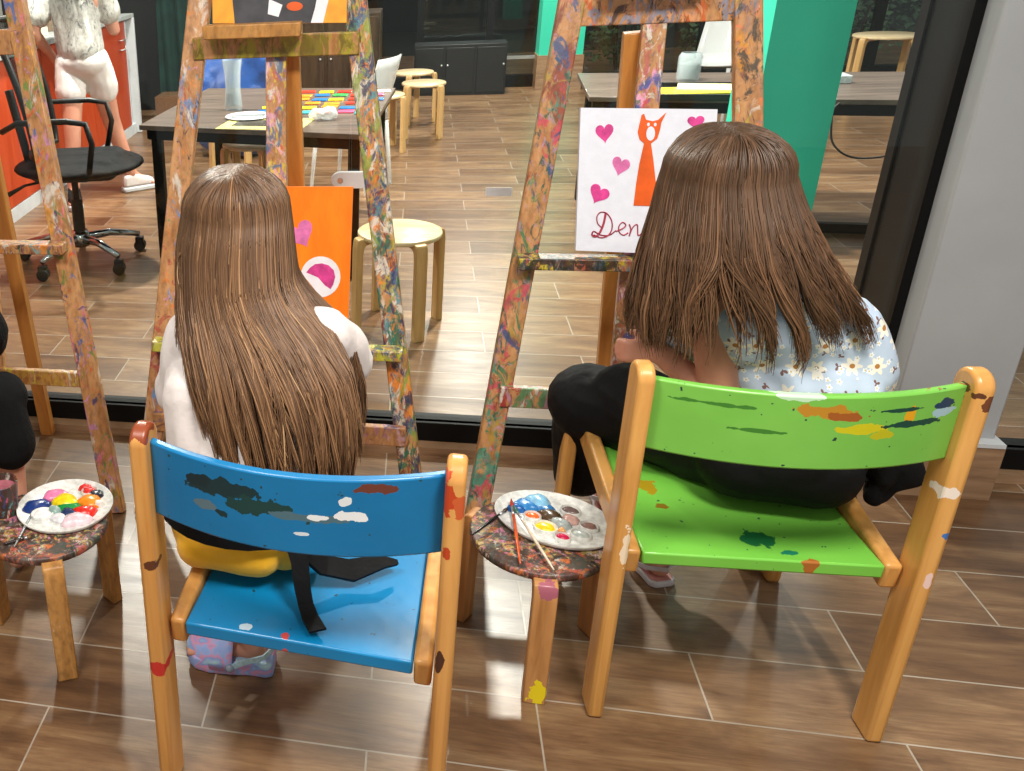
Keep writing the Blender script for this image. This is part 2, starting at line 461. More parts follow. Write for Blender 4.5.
# ------------------------------------------------------------------ chairs
def wooden_chair(name, label, loc, rz, wood_m, panel_m, seat_m, hw=.262):
    t = thing(name, label, 'chair', loc, rz)
    for s in (-1, 1):
        bm = bmesh.new()   # rear post: rounded top board, deep front to back
        ol = []
        for i in range(11):
            a = PI*i/10; ol.append((.036*math.cos(a)+.0, .83+.032*math.sin(a)))
        ol = [(.036, 0.0), (.036, .83)] + ol[1:-1] + [(-.036, .83), (-.036, 0)]
        prism(bm, ol, lambda u, v, w: V((s*hw-.016+w, u+.03, v)), .032)
        finish('rear_leg', bm, wood_m, t, bevel=.008, seg=3)
        bm = bmesh.new()   # front leg
        beam(bm, (s*(hw-.004), .55, 0), (s*(hw-.004), .53, .475), .034, .048)
        fl = finish('front_leg', bm, wood_m, t, bevel=.009, seg=3)
        bm = bmesh.new()   # side rail
        beam(bm, (s*(hw-.036), .035, .397), (s*(hw-.036), .52, .452), .032, .062, front=V((0, 0, 1)))
        finish('side_rail', bm, wood_m, t, bevel=.008, seg=3)
    # seat slab, slightly dished
    bm = bmesh.new(); nx, ny = 12, 14; w = hw-.054
    def sz(u, v): return .427 + .012*v - .014*math.sin(PI*min(1, v*1.15))*(1-.3*u*u)
    top = [[bm.verts.new(V((w*u, .03+.49*v, sz(u, v)))) for u in [i/nx*2-1 for i in range(nx+1)]] for v in [j/ny for j in range(ny+1)]]
    bot = [[bm.verts.new(vv.co - V((0, 0, .030))) for vv in r] for r in top]
    for j in range(ny):
        for i in range(nx):
            bm.faces.new((top[j][i], top[j][i+1], top[j+1][i+1], top[j+1][i])); bm.faces.new((bot[j][i], bot[j+1][i], bot[j+1][i+1], bot[j][i+1]))
    for i in range(nx):
        bm.faces.new((top[0][i], bot[0][i], bot[0][i+1], top[0][i+1])); bm.faces.new((top[-1][i], top[-1][i+1], bot[-1][i+1], bot[-1][i]))
    for j in range(ny):
        bm.faces.new((top[j][0], top[j+1][0], bot[j+1][0], bot[j][0])); bm.faces.new((top[j][-1], bot[j][-1], bot[j+1][-1], top[j+1][-1]))
    finish('seat', bm, seat_m, t, bevel=.004)
    # curved back panel
    bm = bmesh.new(); N = 20; rows = []
    for i in range(N+1):
        u = i/N*2-1; x = u*(hw-.014); y = .03 - .062*(1-u*u); hh = .0; 
        z0 = .680; z1 = .832
        rows.append([bm.verts.new(V((x, y-.008, z0))), bm.verts.new(V((x, y-.008, z1))), bm.verts.new(V((x, y+.010, z1))), bm.verts.new(V((x, y+.010, z0)))])
    for a, b in zip(rows, rows[1:]):
        for k in range(4): bm.faces.new((a[k], b[k], b[(k+1) % 4], a[(k+1) % 4]))
    bm.faces.new(rows[0]); bm.faces.new(rows[-1][::-1])
    finish('backrest', bm, panel_m, t, bevel=.004)
    return t
sp_b = [((-.10, .0, .785), (.085, .2, .018), '#12343a'), ((-.05, .0, .765), (.05, .2, .02), '#16403f'), ((.04, .0, .755), (.08, .2, .007), '#4d6f7c'),
        ((-.16, 0, .79), (.03, .2, .012), '#102c33'), ((.055, 0, .757), (.018, .2, .006), '#e9eef0'), ((.115, 0, .762), (.026, .2, .009), '#e9eef0'), ((.10, 0, .79), (.010, .2, .008), '#dfe6e8'),
        ((-.145, 0, .745), (.022, .2, .01), '#5a7480'), ((-.11, 0, .735), (.012, .2, .007), '#12343a'), ((.15, 0, .815), (.035, .2, .009), '#6c3b30'), ((.03, 0, .722), (.014, .2, .004), '#d8e2ea')]
M['blue_panel'] = painted_panel('blue_painted_panel', '#0b6ea4', '#0d79b2', sp_b)
M['blue_seat'] = painted_panel('blue_painted_seat', '#0b78b0', '#0d84bf', [((-.1, .05, .43), (.012, .01, .05), '#bcd4e2'), ((-.02, .04, .42), (.01, .01, .05), '#c04a4a')], .26)
sp_g = [((-.03+.05, 0, .80), (.06, .2, .014), '#b9862a'), ((.055, 0, .792), (.035, .2, .01), '#9e5a26'), ((.08, 0, .765), (.045, .2, .010), '#c9c21e'), ((.12, 0, .752), (.02, .2, .009), '#b8b61e'),
        ((.165, 0, .785), (.012, .2, .018), '#e0a41c'), ((.17, 0, .770), (.045, .2, .008), '#12463a'), ((.15, 0, .80), (.03, .2, .004), '#12463a'), ((.225, 0, .80), (.02, .2, .012), '#143c5c'),
        ((.225, 0, .787), (.022, .2, .010), '#9fc3cf'), ((-.03, 0, .83), (.05, .2, .007), '#bfe4c0'), ((.2, 0, .838), (.12, .2, .005), '#9a5a3c'), ((-.16, 0, .80), (.07, .2, .004), '#3e7d2e'), ((-.08, 0, .755), (.06, .2, .004), '#3e7d2e')]
M['green_panel'] = painted_panel('green_painted_panel', '#70b648', '#7cc253', sp_g)
M['green_seat'] = painted_panel('green_painted_seat', '#70bf44', '#7cc84e', [((.02, .11, .43), (.03, .03, .05), '#1e6b3a'), ((.06, .06, .43), (.014, .012, .05), '#1e7a5a'), ((-.15, .3, .43), (.02, .03, .05), '#a8901e'), ((-.14, .22, .43), (.016, .012, .05), '#8a7020'), ((.09, .03, .42), (.016, .01, .03), '#a8662a')], .28)
M['chair_wood_b'] = varnish('varnished_beech', '#d8a05a', '#bb7e3c', [((-.27, 0, .86), (.05, .1, .02), '#8a4022'), ((.262, 0, .81), (.012, .1, .03), '#b5421f'), ((.28, 0, .79), (.01, .1, .02), '#c25a30'), ((.25, 0, .84), (.008, .1, .012), '#c2553a'), ((.262, 0, .70), (.008, .1, .012), '#b5421f'), ((.262, 0, .47), (.007, .1, .02), '#4a2c20'), ((-.262, 0, .33), (.02, .05, .018), '#c0302a'), ((-.262, 0, .58), (.012, .05, .012), '#5c3420')])
M['chair_wood_g'] = varnish('varnished_pale_beech', '#dba55c', '#bd8440', [((.29, 0, .81), (.012, .1, .02), '#6a3c22'), ((.27, 0, .825), (.012, .1, .01), '#5a3420'), ((.262, 0, .62), (.02, .05, .012), '#e8ddd0'), ((.285, 0, .53), (.009, .05, .011), '#3f74b8'), ((.28, 0, .42), (.007, .05, .02), '#e8c9c0'), ((-.27, 0, .46), (.008, .1, .045), '#ecd9bb'), ((-.25, .35, .45), (.02, .14, .05), '#b98a4a')])
blue = wooden_chair('wooden_chair', 'wooden chair with blue painted seat and backrest, the nearer and left chair', (-.184, 1.325, 0), -.085, 'chair_wood_b', 'blue_panel', 'blue_seat', .270)
green = wooden_chair('wooden_chair', 'wooden chair with lime green painted seat and backrest, holding the girl in black', (.718, 1.715, 0), .05, 'chair_wood_g', 'green_panel', 'green_seat', .277)

# ------------------------------------------------------------------ three-legged stools
def leg_l(bm, a, r, h, w=.05, t=.03):
    """bent-knee leg standing outside the seat edge at angle a"""
    R = Matrix.Rotation(a, 4, 'Z'); pr = []
    pts = [(r-.11, h-.032), (r-.03, h-.032), (r-.012, h-.036), (r-.004, h-.05), (r-.0, h-.075), (r+.004, 0)]
    outer = [(r-.11, h-.006), (r+.012, h-.006), (r+.022, h-.010), (r+.027, h-.022), (r+.03, h-.05), (r+.034, 0)]
    ol = pts + outer[::-1]
    prism(bm, ol, lambda u, v, ww: R @ V((u, ww-w/2, v)), w)
def stool(name, label, loc, rz, r, h, top_m, leg_m, group=None, n=3, a0=0, top_t=.02):
    t = thing(name, label, 'stool', loc, rz, group)
    bm = bmesh.new(); lathe(bm, [(0, h-top_t), (r-.004, h-top_t), (r, h-top_t+.004), (r, h-.004), (r-.004, h), (0, h)], 48)
    finish('seat', bm, top_m, t, smooth='auto')
    for k in range(n):
        bm = bmesh.new(); leg_l(bm, a0+2*PI*k/n, r, h-top_t+.012 if False else h-.004)
        finish('leg', bm, leg_m, t, bevel=.003)
    return t
M['messy_top'] = painted_wood('paint_crusted_board', 5, .75, '#6b4e3a', '#3c2c24', ['#c77a9a', '#c9c2b8', '#5d6f6c', '#b2503e', '#b9aa5c', '#c26a38', '#2c3a3c', '#4b4a48', '#332824', '#3c4a44', '#2a2422'], 13)
M['stool_leg_p'] = painted_wood('spattered_stool_leg', 9, .12, '#cf9a58', '#a87436')
M['stool_leg_q'] = varnish('stool_leg_yellow_mark', '#c9935a', '#9d6a3a', [((.0, -.17, .03), (.02, .08, .03), '#e8d21c'), ((0, -.17, .31), (.02, .06, .02), '#a05a6a')])
pal_r = stool('palette_stool', 'low round stool crusted with paint between the two chairs', (.318, 1.905, 0), 0, .155, .335, 'messy_top', 'stool_leg_q', a0=-PI/2-.02)
pal_l = stool('palette_stool', 'low round stool crusted with paint, left of the blue chair', (-.852, 1.775, 0), 0, .155, .34, 'messy_top', 'stool_leg_p', a0=-1.12)
def paint_mat(h): 
    if h not in M: M[h] = plain('paint_'+h.strip('#'), h, .25, .18, 60)
    return h
def palette(label, loc, rz, sx, sy, wells, dabs, white='#d8dad6'):
    t = thing('paint_palette', label, 'palette', loc, rz)
    bm = bmesh.new()
    lathe(bm, [(0, .002), (.7, .002), (.92, .004), (.97, .010), (1, .011), (1.0, .007), (.95, 0), (0, 0)], 48, sx=sx, sy=sy)
    finish('plate', bm, 'white_paint' if white is None else paint_mat(white), t, smooth='auto')
    for i, (x, y, r, h) in enumerate(wells):
        bm = bmesh.new(); lathe(bm, [(0, .003), (r*.7, .003), (r*.93, .009), (r, .013), (r*1.06, .012), (r*1.1, .002)], 28, sy=.85)
        w = finish('well', bm, paint_mat(white), t, loc=(x, y, 0), smooth='auto')
        bm = bmesh.new(); splat(bm, (0, 0, .006), r*.9, .009, i+3, sy=.85, amp=.1); finish('paint_dab', bm, paint_mat(h), w, smooth=True)['label'] = 'paint in a round well'
    for i, (x, y, r, h) in enumerate(dabs):
        bm = bmesh.new(); splat(bm, (0, 0, .004), r*1.12, .010+.003*(i % 3), i+31, sy=.85); finish('paint_dab', bm, paint_mat(h), t, loc=(x, y, 0), smooth=True)
    return t
palette('oval white palette with yellow, magenta and blue paint on the stool between the chairs', (.355, 1.955, .337), -.45, .138, .108,
        [(-.005, -.045, .026, '#f0c51c'), (.04, -.062, .017, '#c8174e'), (-.045, -.018, .019, '#e4692a'), (.075, .012, .02, '#8f6f66'), (.02, .052, .022, '#6d5b57'), (.07, -.03, .022, '#b4bdb8')],
        [(-.075, .025, .028, '#2d78b8'), (-.09, -.005, .018, '#1559a0'), (-.055, .05, .03, '#7db5d6'), (-.03, .03, .025, '#2a74b4'), (-.012, .008, .027, '#4d3a26'), (.018, -.012, .02, '#a6b2b2'), (.03, .02, .02, '#c9a39a'), (.03, -.04, .010, '#e2a05a')])
palette('white palette full of red, green and blue paint dabs on the leftmost stool', (-.822, 1.835, .342), .3, .122, .118,
        [(-.055, -.03, .027, '#e6dede'), (.06, .055, .02, '#d9302c')],
        [(-.075, .015, .032, '#16306f'), (-.03, .055, .028, '#d877a2'), (.0, .022, .032, '#e6cf1a'), (.012, -.004, .030, '#1f8a42'), (.062, .012, .030, '#f08a1e'), (.05, -.035, .026, '#d42a22'),
         (.075, .042, .022, '#1d2433'), (.01, -.035, .022, '#23345c'), (.03, -.066, .032, '#dcc3cc'), (-.012, -.05, .022, '#d7d6da'), (.085, -.005, .012, '#e8e2dc'), (-.025, -.02, .016, '#8aa7a0'), (-.055, -.028, .010, '#3c2a20'), (.05, .075, .016, '#d9302c')])
def brush(label, p0, p1, col, tip, r=.0035):
    p0, p1 = V(p0), V(p1); t = thing('paint_brush', label, 'brush', p0, 0, None)
    d = p1-p0; bm = bmesh.new(); tube(bm, [d*0, d*.1, d*.5, d*.75], [r*.5, r*.8, r*1.15, r*.9], 8); finish('handle', bm, paint_mat(col), t, smooth=True)
    bm = bmesh.new(); tube(bm, [d*.74, d*.87], [r*.95, r*1.1], 8); finish('ferrule', bm, 'steel', t, smooth=True)
    bm = bmesh.new(); tube(bm, [d*.86, d*.93, d], [r*1.1, r*1.3, r*.3], 8); finish('bristles', bm, paint_mat(tip), t, smooth=True)
zt = .342
brush('black handled brush lying across the left rim of the stool between the chairs', (.165, 1.86, zt+.004), (.255, 1.985, zt+.004), '#141416', '#3c2c28')
brush('orange handled brush on the stool between the chairs', (.262, 1.765, zt+.006), (.262, 2.01, zt+.014), '#d4551e', '#b03018')
brush('cream handled brush pointing at the magenta paint on the stool between the chairs', (.33, 1.755, zt+.005), (.262, 1.97, zt+.022), '#d8cdb8', '#3c6a5c')
brush('thin silver brush lying on the leftmost palette stool', (-.885, 1.655, .347), (-.90, 1.86, .347), '#8e9494', '#20242a', .003)
brush('short dark brush lying beside the cup on the leftmost palette stool', (-.915, 1.66, .347), (-.86, 1.70, .347), '#2a201c', '#7a5a30', .004)
t = thing('water_cup', 'dark stained cup of pink paint water at the left edge', 'cup', (-.972, 1.80, .341))
bm = bmesh.new(); lathe(bm, [(0, 0), (.034, 0), (.042, .085), (.042, .088), (.0385, .088), (.032, .006), (0, .006)], 32); finish('cup', bm, painted_wood('stained_cup', 3, .5, '#4c3832', '#2c2220'), t, smooth='auto')
bm = bmesh.new(); lathe(bm, [(0, .07), (.037, .07)], 32); finish('water', bm, paint_mat('#a5606c'), t)

# ------------------------------------------------------------------ easels
def easel(label, FL, FR, TL, TR, back, zs, seed, dens, ppl=None, mast=True, top_paints=None, hue=('#cf9c6a', '#a8713f')):
    base = V(((FL[0]+FR[0])/2, FL[1], 0)); FL, FR, TL, TR, back = [V(p)-base for p in (FL, FR, TL, TR, back)]
    t = thing('easel', label, 'easel', base)
    mm = [painted_wood('easel_paint_%d' % (seed*10+k), seed*10+k, d, hue[0], hue[1], p) for k, (d, p) in enumerate(ppl)]
    top = 1.92
    def at(A, Bq, z): return A + (Bq-A)*((z-A.z)/(Bq.z-A.z))
    for A, T, m in ((FL, TL, mm[0]), (FR, TR, mm[1])):
        bm = bmesh.new(); beam(bm, A, at(A, T, top), .062, .034); finish('leg', bm, m, t, bevel=.004)
    nrm = V((0, -1, 0))
    for kind, z, w, m, over in zs:
        a, b = at(FL, TL, z), at(FR, TR, z)
        if kind == 'tray':
            bm = bmesh.new(); a = a + V((-.02, -.042, 0)); b = b + V((.02, -.042, 0)); beam(bm, a, b, w, .05)
            finish('tray', bm, mm[m], t, bevel=.003)
        else:
            bm = bmesh.new(); beam(bm, a+V((0, -.018*over, 0)), b+V((0, -.018*over, 0)), w, .022); finish('crossbar', bm, mm[m], t, bevel=.003)
    zlo = min(z for k, z, *_ in zs)
    a = (at(FL, TL, zlo)+at(FR, TR, zlo))/2; b = (at(FL, TL, top)+at(FR, TR, top))/2
    bm = bmesh.new(); beam(bm, a+V((0, .012, 0)), b+V((0, .012, 0)), .056, .026); finish('mast', bm, mm[2], t, bevel=.003)
    c = (at(FL, TL, 1.36)+at(FR, TR, 1.36))/2 + V((0, .045, 0))
    sx = {1: -.02, 2: .036, 3: -.04}[seed]
    bm = bmesh.new(); beam(bm, back+V((sx*.5, 0, 0)), c+V((sx, 0, .0)), .046, .034); finish('back_leg', bm, varnish('back_leg_wood_%d' % seed, '#d0914a', '#ab6c2e'), t, bevel=.003)
    return t, base, lambda s, z: base + (at(FL, TL, z) if s < 0 else at(FR, TR, z))
W_ = '#d9d2c4'
e1 = easel('paint spattered wooden easel at the left edge beside the office chair', (-1.62, 2.32, 0), (-.869, 2.32, 0), (-1.43, 2.62, 1.511), (-1.124, 2.62, 1.511), (-1.262, 2.775, 0),
      [('tray', .83, .03, 3, 1), ('bar', .42, .05, 4, 0), ('bar', 1.40, .07, 5, 0)], 1, .4,
      [(.3, None), (.52, ['#d85a2a', '#c88ab8', '#3c6aa8', '#e07a8c', '#5f8a3c', W_, '#3a3a6a', '#d99a3c']), (.3, None), (.6, None), (.8, ['#b9903c', '#a5683c', W_, '#c8c23c']), (.2, None)])
e2 = easel('wooden easel with the orange canvas, in front of the fair haired girl', (-.775, 2.32, 0), (.056, 2.32, 0), (-.583, 2.62, 1.487), (-.166, 2.62, 1.469), (-.335, 2.775, 0),
      [('tray', .555, .03, 3, 1), ('bar', .31, .06, 4, 1), ('bar', 1.365, .058, 5, 1)], 2, .4,
      [(.45, ['#e87f24', '#4c8a5c', '#a8463c', '#d99ab0', '#5c8fc0', '#ee8422', W_, '#2c2c3c']), (.8, ['#2f5f8c', '#4b8f9c', '#b8a83c', '#7a2c26', '#1f6b50', '#e8862a', W_, '#26385c', '#8a9a3c']),
       (.75, ['#c85a4c', '#e2a9b8', '#8a6fa0', W_, '#d8c23c', '#4f6f8c']), (.95, ['#4f7f3c', '#2c5f8c', '#d8d2a0', '#c9c83c']), (.6, ['#b07a8c', '#8a5a4c', '#c9a0a8', '#6a5a7a']), (.95, ['#8f8420', '#a59a2a', '#7a6a20'])])
e3 = easel('wooden easel with the cat painting, in front of the brown haired girl', (.205, 2.32, 0), (.924, 2.32, 0), (.371, 2.62, 1.445), (.769, 2.62, 1.428), (.63, 2.77, 0),
      [('tray', .812, .032, 3, 1), ('bar', .44, .06, 4, 1), ('bar', 1.415, .065, 5, 0)], 3, .4,
      [(.62, ['#2f7a52', '#8a3c2c', '#3c8f7a', '#c9485a', '#22564a', '#b08c9a', '#2c4f7c', '#a88c3c']), (.6, ['#d9542a', '#6a3a3c', '#d8922c', W_, '#7a7a8a', '#e07a4c', '#b9a83c', '#333a34']),
       (.7, ['#c93c4c', '#e29ac0', '#4c6a3c', '#2c4f9c', W_, '#b05a4c']), (.95, ['#b0503c', '#5f8a9c', '#d8c22c', '#2c4f5c', '#3a2a28', '#1f2c24']), (.75, ['#a52c34', '#7a3c34', '#b98a9c', W_, '#4c8a5c']), (.85, ['#d2602c', '#333038', '#a56a2c', '#e0a070', '#8c8fa0'])])
# ---------------- canvases
def canvas(label, corners, thick, mat, parts=(), name='canvas_painting'):
    """corners: lower-left, lower-right, upper-left (front face)"""
    a, b, c = [V(p) for p in corners]; ux = (b-a); uy = (c-a); W, H = ux.length, uy.length; ux.normalize(); uy.normalize(); n = ux.cross(uy).normalized()
    if n.y > 0: n = -n
    bm = bmesh.new(); fn = lambda u, v, w: ux*u + uy*v - n*w
    prism(bm, [(0, 0), (W, 0), (W, H), (0, H)], fn, thick)
    mats = [mat]
    for od, (m, poly) in enumerate(parts):
        if m not in mats: mats.append(m)
        k = mats.index(m)
        if poly[0] == 'tube':
            q0 = poly[1]; pts = [tuple(.5*((2*q0[i][c])+(q0[min(i+1, len(q0)-1)][c]-q0[max(i-1, 0)][c])*w+(2*q0[max(i-1, 0)][c]-5*q0[i][c]+4*q0[min(i+1, len(q0)-1)][c]-q0[min(i+2, len(q0)-1)][c])*w*w+(3*q0[i][c]-q0[max(i-1, 0)][c]-3*q0[min(i+1, len(q0)-1)][c]+q0[min(i+2, len(q0)-1)][c])*w**3) for c in (0, 1)) for i in range(len(q0)-1) for w in (0, .25, .5, .75)]+[q0[-1]]; tube(bm, [fn(u*W, v*H, -.0009) for u, v in pts], .0028, 6, mi=k, flat=.5)
        else: prism(bm, [(u*W, v*H) for u, v in poly], lambda u, v, w: ux*u + uy*v + n*w, .0010+.00025*od, mi=k)
    o = finish(name, bm, mats, loc=a, bevel=0)
    return tag(o, label, 'painting')
def heart(cx, cy, s, rot=0, asp=1.2):
    pts = []
    for i in range(28):
        a = 2*PI*i/28; x = 16*math.sin(a)**3; y = 13*math.cos(a)-5*math.cos(2*a)-2*math.cos(3*a)-math.cos(4*a)
        x, y = x/17*s, y/17*s; pts.append((cx+x*math.cos(rot)-y*math.sin(rot), cy+(x*math.sin(rot)+y*math.cos(rot))/asp))
    return pts[::-1]
def ell(cx, cy, rx, ry, n=26, rot=0): return [(cx+rx*math.cos(2*PI*i/n)*math.cos(rot)-ry*math.sin(2*PI*i/n)*math.sin(rot), cy+rx*math.cos(2*PI*i/n)*math.sin(rot)+ry*math.sin(2*PI*i/n)*math.cos(rot)) for i in range(n)]
cat = [(.45, .335), (.55, .335), (.60, .335), (.59, .5), (.565, .66), (.545, .765), (.585, .80), (.60, .86), (.605, .905), (.635, .975), (.585, .925), (.55, .915), (.505, .925), (.49, .965), (.475, .955), (.465, .90), (.455, .84), (.47, .79), (.50, .765), (.475, .62), (.46, .48)]
face = ell(.525, .832, .032, .048)
D_ = [(.17, .10), (.215, .085), (.255, .10), (.275, .14), (.27, .19), (.24, .23), (.205, .235), (.185, .21), (.19, .17), (.215, .145)]
Dst = [(.235, .235), (.225, .17), (.205, .115), (.18, .09), (.16, .10), (.17, .12), (.21, .10), (.26, .10), (.30, .13)]
e_ = [(.30, .125), (.34, .145), (.355, .165), (.335, .18), (.315, .155), (.32, .12), (.345, .105), (.37, .12)]
n_ = [(.375, .17), (.385, .14), (.378, .10), (.395, .15), (.42, .17), (.425, .13), (.43, .105), (.45, .12)]
canvas('white canvas with orange cat, pink hearts and handwriting, on the right easel', ((.418, 2.445, .845), (.732, 2.452, .834), (.403, 2.515, 1.197)), .016, 'canvas_w',
       [('pink', heart(.185, .835, .072, .12, .95)), ('lpink', heart(.315, .61, .072, -.25, .95)), ('pink', heart(.16, .41, .082, -.45, 1.05)), ('pink', heart(.85, .915, .065, .1)),
        ('cat_orange', [(.52+(x-.535)*1.12, y) for x, y in cat]), ('canvas_w', face), ('canvas_w', ell(.505, .893, .010, .012)), ('canvas_w', ell(.555, .893, .010, .012)),
        *[('crimson', ('tube', [(.12+(x-.16)*1.3, .10+(y-.085)*1.2) for x, y in q])) for q in (D_, Dst, e_, n_)]])
canvas('bright orange canvas with pink and white shapes on the middle easel', ((-.475, 2.40, .585), (-.160, 2.40, .585), (-.470, 2.475, 1.005)), .016, 'canvas_o',
       [('lpink', heart(.56, .70, .13, .5, 1.3)), ('white_paint', ell(.60, .37, .15, .075)), ('white_paint', ell(.745, .42, .175, .135)), ('pink', [(.62+(x-.73)*1.5, .36+(y-.36)*1.25) for x, y in [(.73, .43), (.75, .455), (.78, .475), (.82, .48), (.86, .47), (.89, .445), (.90, .41), (.89, .37), (.875, .345), (.84, .365), (.80, .405)]])])
canvas('painting with amber sides and dark middle on the top ledge of the middle easel', ((-.535, 2.545, 1.432), (-.182, 2.545, 1.42), (-.535, 2.60, 1.80)), .016, 'amber_paint',
       [('dark_paint', [(.17, 0), (.80, 0), (.83, .3), (.7, .6), (.3, .6), (.14, .3)]), ('white_paint', [(.74, 0), (.83, 0), (.88, .2), (.80, .25), (.77, .1)]), ('white_paint', [(.42, .06), (.5, .04), (.53, .12), (.43, .16)]), ('cat_orange', ell(.62, .11, .06, .03))])
canvas('blue grey canvas standing on the top bar of the right easel', ((.43, 2.545, 1.452), (.66, 2.545, 1.457), (.43, 2.60, 1.75)), .016, paint_mat('#8d93a8'), [])
# wooden ledge holding the upper painting
o = finish('canvas_ledge', B(((-.425, 2.525, 1.412), (.26, .05, .035))), 'stool_leg_p', bevel=.003); tag(o, 'wooden ledge block under the dark painting on the middle easel', 'ledge')

# ------------------------------------------------------------------ people
def hand(items, w, dirv, palmn, side, s=1.0, curl=.6, grip=0):
    """palm plus five bent fingers; dirv = wrist->knuckles, palmn = palm facing, side = thumb side"""
    w = V(w); d = V(dirv).normalized(); n = V(palmn); n = (n-d*n.dot(d)).normalized(); sd = d.cross(n)
    if sd.dot(V(side)) < 0: sd = -sd
    L = .062*s
    for k in (-1.2, -.4, .4, 1.2): items.append(('c', w+sd*k*.009*s, w+d*L+sd*k*.0135*s, .013*s, .011*s))
    for k, ln in ((1.5, .9), (.5, 1.05), (-.5, 1.0), (-1.5, .78)):
        p = w+d*L+sd*k*.0125*s; a = curl
        for seg, (l, r0, r1) in enumerate(((.027, .0085, .0078), (.019, .0078, .0070), (.016, .0070, .0058))):
            dd = d*math.cos(a)+n*math.sin(a); q = p+dd*l*ln*s; items.append(('c', p, q, r0*s, r1*s)); p = q; a += curl*.9
    p = w+sd*.016*s+d*.012*s; q = p+(sd*.8+d*.75+n*.3).normalized()*.03*s; items.append(('c', p, q, .0115*s, .0095*s))
    q2 = q+(sd*.15+d+n*.5).normalized()*.024*s; items.append(('c', q, q2, .009*s, .0072*s))
def head(items, c, s, fwd, up=V((0, 0, 1))):
    f = V(fwd).normalized(); u = (V(up)-f*V(up).dot(f)).normalized(); r = f.cross(u)
    P = lambda a, b, cc: V(c)+r*a*s+f*b*s+u*cc*s
    R = Matrix((r, f, u)).transposed().to_euler()
    items += [('e', P(0, -.008, .02), (.076*s, .092*s, .085*s), R), ('e', P(0, .032, -.035), (.056*s, .055*s, .062*s), R), ('c', P(0, .055, -.078), P(0, .05, -.07), .022*s, .025*s),
              ('c', P(0, .084, .005), P(0, .098, -.028), .007*s, .012*s), ('c', P(-.018, .078, -.052), P(.018, .078, -.052), .009*s, .009*s), ('c', P(-.03, .07, .02), P(.03, .07, .02), .015*s, .015*s),
              ('e', P(-.078, -.004, -.01), (.008*s, .018*s, .028*s), R), ('e', P(.078, -.004, -.01), (.008*s, .018*s, .028*s), R)]
    return P
def eyes(P, s, parent):
    for k in (-1, 1):
        bm = bmesh.new(); bmesh.ops.create_uvsphere(bm, u_segments=16, v_segments=12, radius=.011*s, matrix=Matrix.Translation(P(k*.03, .078, .003)))
        e = finish('eye', bm, 'white_paint', parent, smooth=True)
        bm = bmesh.new(); bmesh.ops.create_uvsphere(bm, u_segments=12, v_segments=8, radius=.0055*s, matrix=Matrix.Translation(P(k*.03, .0845, .002)))
        finish('iris', bm, paint_mat('#3a281c'), e, smooth=True)
    bm = bmesh.new(); tube(bm, [P(-.02, .086, -.053), P(-.008, .09, -.051), P(.008, .09, -.051), P(.02, .086, -.053)], [.002*s, .0045*s, .0045*s, .002*s], 8)
    finish('lips', bm, paint_mat('#b0655c'), parent, smooth=True)
def foot(items, ankle, toe_dir, s=1.0, ground=.02):
    a = V(ankle); d = V(toe_dir); d.z = 0; d.normalize(); g = V((a.x, a.y, ground+.022*s))
    items += [('c', a, g-d*.03*s, .03*s, .026*s), ('c', g-d*.03*s, g+d*.10*s+V((0, 0, -.004)), .026*s, .024*s), ('c', a, g+d*.08*s, .028*s, .02*s)]
    sd = d.cross(V((0, 0, 1)))
    for k in range(5): items.append(('c', g+d*.10*s+sd*(k-2)*.013*s, g+d*(.135-.006*abs(k-1.0))*s+sd*(k-2)*.0145*s+V((0, 0, -.008*s)), .012*s, .009*s))
def limb(items, pts, rs, bulge=None):
    for (a, b), (r0, r1) in zip(zip(pts, pts[1:]), zip(rs, rs[1:])): items.append(('c', a, b, r0, r1))
def lerp_keys(keys, z):
    ks = sorted(keys, key=lambda k: -k[0])
    if z >= ks[0][0]: return ks[0][1:]
    for a, b in zip(ks, ks[1:]):
        if z >= b[0]:
            f = (a[0]-z)/(a[0]-b[0]); return tuple(x+(y-x)*f for x, y in zip(a[1:], b[1:]))
    return ks[-1][1:]
